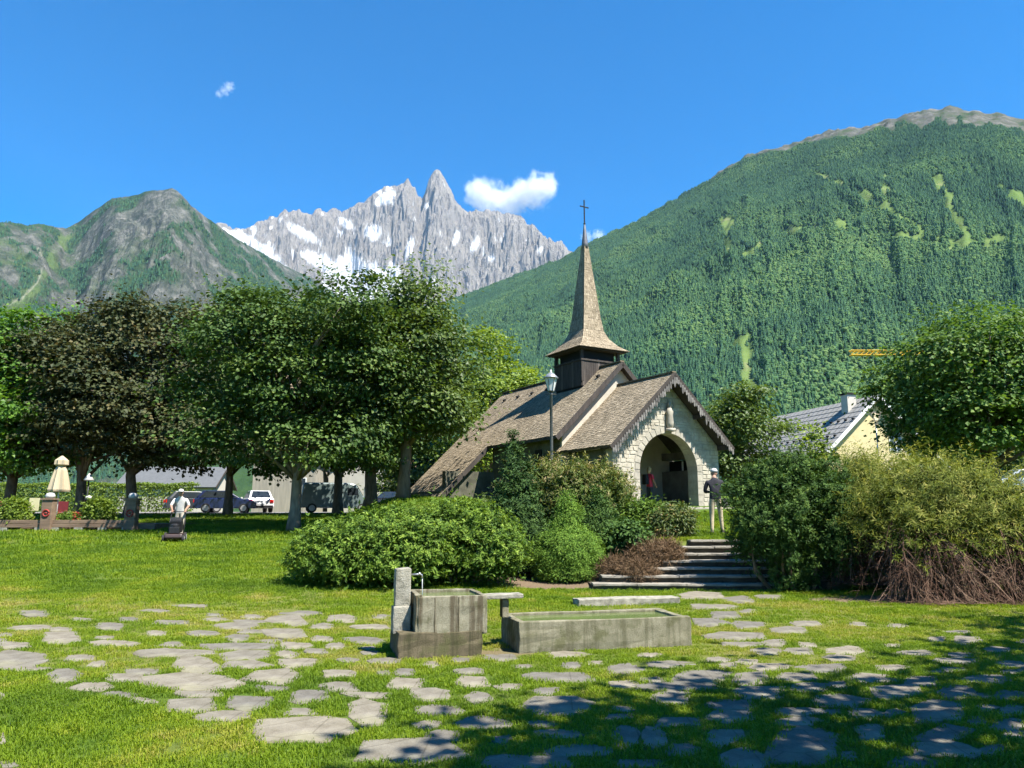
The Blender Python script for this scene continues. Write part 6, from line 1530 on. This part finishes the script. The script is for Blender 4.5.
# ================================================================== CLOUDS (outside the haze)
def cloud(label, px, py, dist, w_px, lobes, dens, seed):
    d = pixel_ray(px, py); d = d / d[1]; C_ = d * dist; C_[2] += EYE; S = w_px * dist / F_PX
    ym = max(abs(l[0]) + l[3] for l in lobes) * S * 1.15; zm = max(abs(l[2]) + l[3] for l in lobes) * S * 1.3
    mt = bpy.data.materials.new('cloud_vapour'); mt.use_nodes = True; nt = mt.node_tree; nt.nodes.clear(); N_, L_ = nt.nodes, nt.links
    out = N_.new('ShaderNodeOutputMaterial'); pv = N_.new('ShaderNodeVolumePrincipled'); L_.new(pv.outputs[0], out.inputs['Volume']); pv.inputs['Color'].default_value = (.98, .99, 1, 1); pv.inputs['Anisotropy'].default_value = .0
    tc = N_.new('ShaderNodeTexCoord'); cur = None
    for l in lobes:
        sb = N_.new('ShaderNodeVectorMath'); sb.operation = 'SUBTRACT'; L_.new(tc.outputs['Object'], sb.inputs[0]); sb.inputs[1].default_value = (l[0] * S, l[1] * S, l[2] * S)
        ln = N_.new('ShaderNodeVectorMath'); ln.operation = 'LENGTH'; L_.new(sb.outputs[0], ln.inputs[0])
        mr = N_.new('ShaderNodeMapRange'); mr.inputs[1].default_value = 0; mr.inputs[2].default_value = l[3] * S; mr.inputs[3].default_value = 1; mr.inputs[4].default_value = 0; L_.new(ln.outputs['Value'], mr.inputs[0])
        if cur is None: cur = mr.outputs[0]
        else:
            mx = N_.new('ShaderNodeMath'); mx.operation = 'MAXIMUM'; L_.new(cur, mx.inputs[0]); L_.new(mr.outputs[0], mx.inputs[1]); cur = mx.outputs[0]
    nz = N_.new('ShaderNodeTexNoise'); L_.new(tc.outputs['Object'], nz.inputs['Vector']); nz.inputs['Scale'].default_value = 7.0 / S; nz.inputs['Detail'].default_value = 6; nz.inputs['Roughness'].default_value = .62
    ad = N_.new('ShaderNodeMath'); ad.operation = 'MULTIPLY_ADD'; L_.new(nz.outputs[0], ad.inputs[0]); ad.inputs[1].default_value = 3.2; ad.inputs[2].default_value = -2.05
    c2 = N_.new('ShaderNodeMath'); c2.operation = 'MULTIPLY_ADD'; L_.new(cur, c2.inputs[0]); c2.inputs[1].default_value = 1.6; L_.new(ad.outputs[0], c2.inputs[2])
    c3 = N_.new('ShaderNodeClamp'); L_.new(c2.outputs[0], c3.inputs[0])
    cs = N_.new('ShaderNodeMapRange'); cs.inputs[1].default_value = 0; cs.inputs[2].default_value = .35; cs.inputs[3].default_value = 0; cs.inputs[4].default_value = dens; L_.new(cur, cs.inputs[0])
    cl = N_.new('ShaderNodeMath'); cl.operation = 'MULTIPLY'; L_.new(c3.outputs[0], cl.inputs[0]); L_.new(cs.outputs[0], cl.inputs[1]); L_.new(cl.outputs[0], pv.inputs['Density'])
    o = MB().box((0, 0, 0), (2 * ym, ym * 1.1, 2 * zm)).build('cloud', mt, None, loc=tuple(C_)); tag(o, label, kind='stuff'); return o
cloud('small white cloud beside the granite needles and the spire', 512, 195, 13500, 90, [(-.36, 0, .0, .28), (-.20, 0, -.06, .30), (-.02, 0, -.07, .28), (.14, 0, -.01, .29), (.28, 0, .06, .29), (.38, 0, .12, .24), (-.42, 0, .08, .20)], .0065, 1)
cloud('wisp of white cloud high over the left peak', 225, 90, 14500, 22, [(-.28, 0, -.22, .30), (-.05, 0, -.02, .34), (.18, 0, .16, .40), (.10, 0, -.2, .22), (.32, 0, .30, .22)], .0035, 2)
cloud('faint cloud shred right of the spire cross', 592, 237, 14000, 22, [(-.25, 0, 0, .45), (.3, 0, .05, .5)], .004, 3)
# ================================================================== haze: thin mountain air
m_haze = bpy.data.materials.new('mountain_air'); m_haze.use_nodes = True
nt = m_haze.node_tree; nt.nodes.clear()
ho = nt.nodes.new('ShaderNodeOutputMaterial'); hv = nt.nodes.new('ShaderNodeVolumePrincipled')
hv.inputs['Color'].default_value = (.36, .62, 1.0, 1); hv.inputs['Density'].default_value = HAZE; hv.inputs['Anisotropy'].default_value = .0
nt.links.new(hv.outputs[0], ho.inputs['Volume'])
hb = MB().box((0, 4325, 1950), (11000, 10250, 4300)).build('haze', m_haze); tag(hb, 'faint blue haze in the mountain air', kind='stuff')
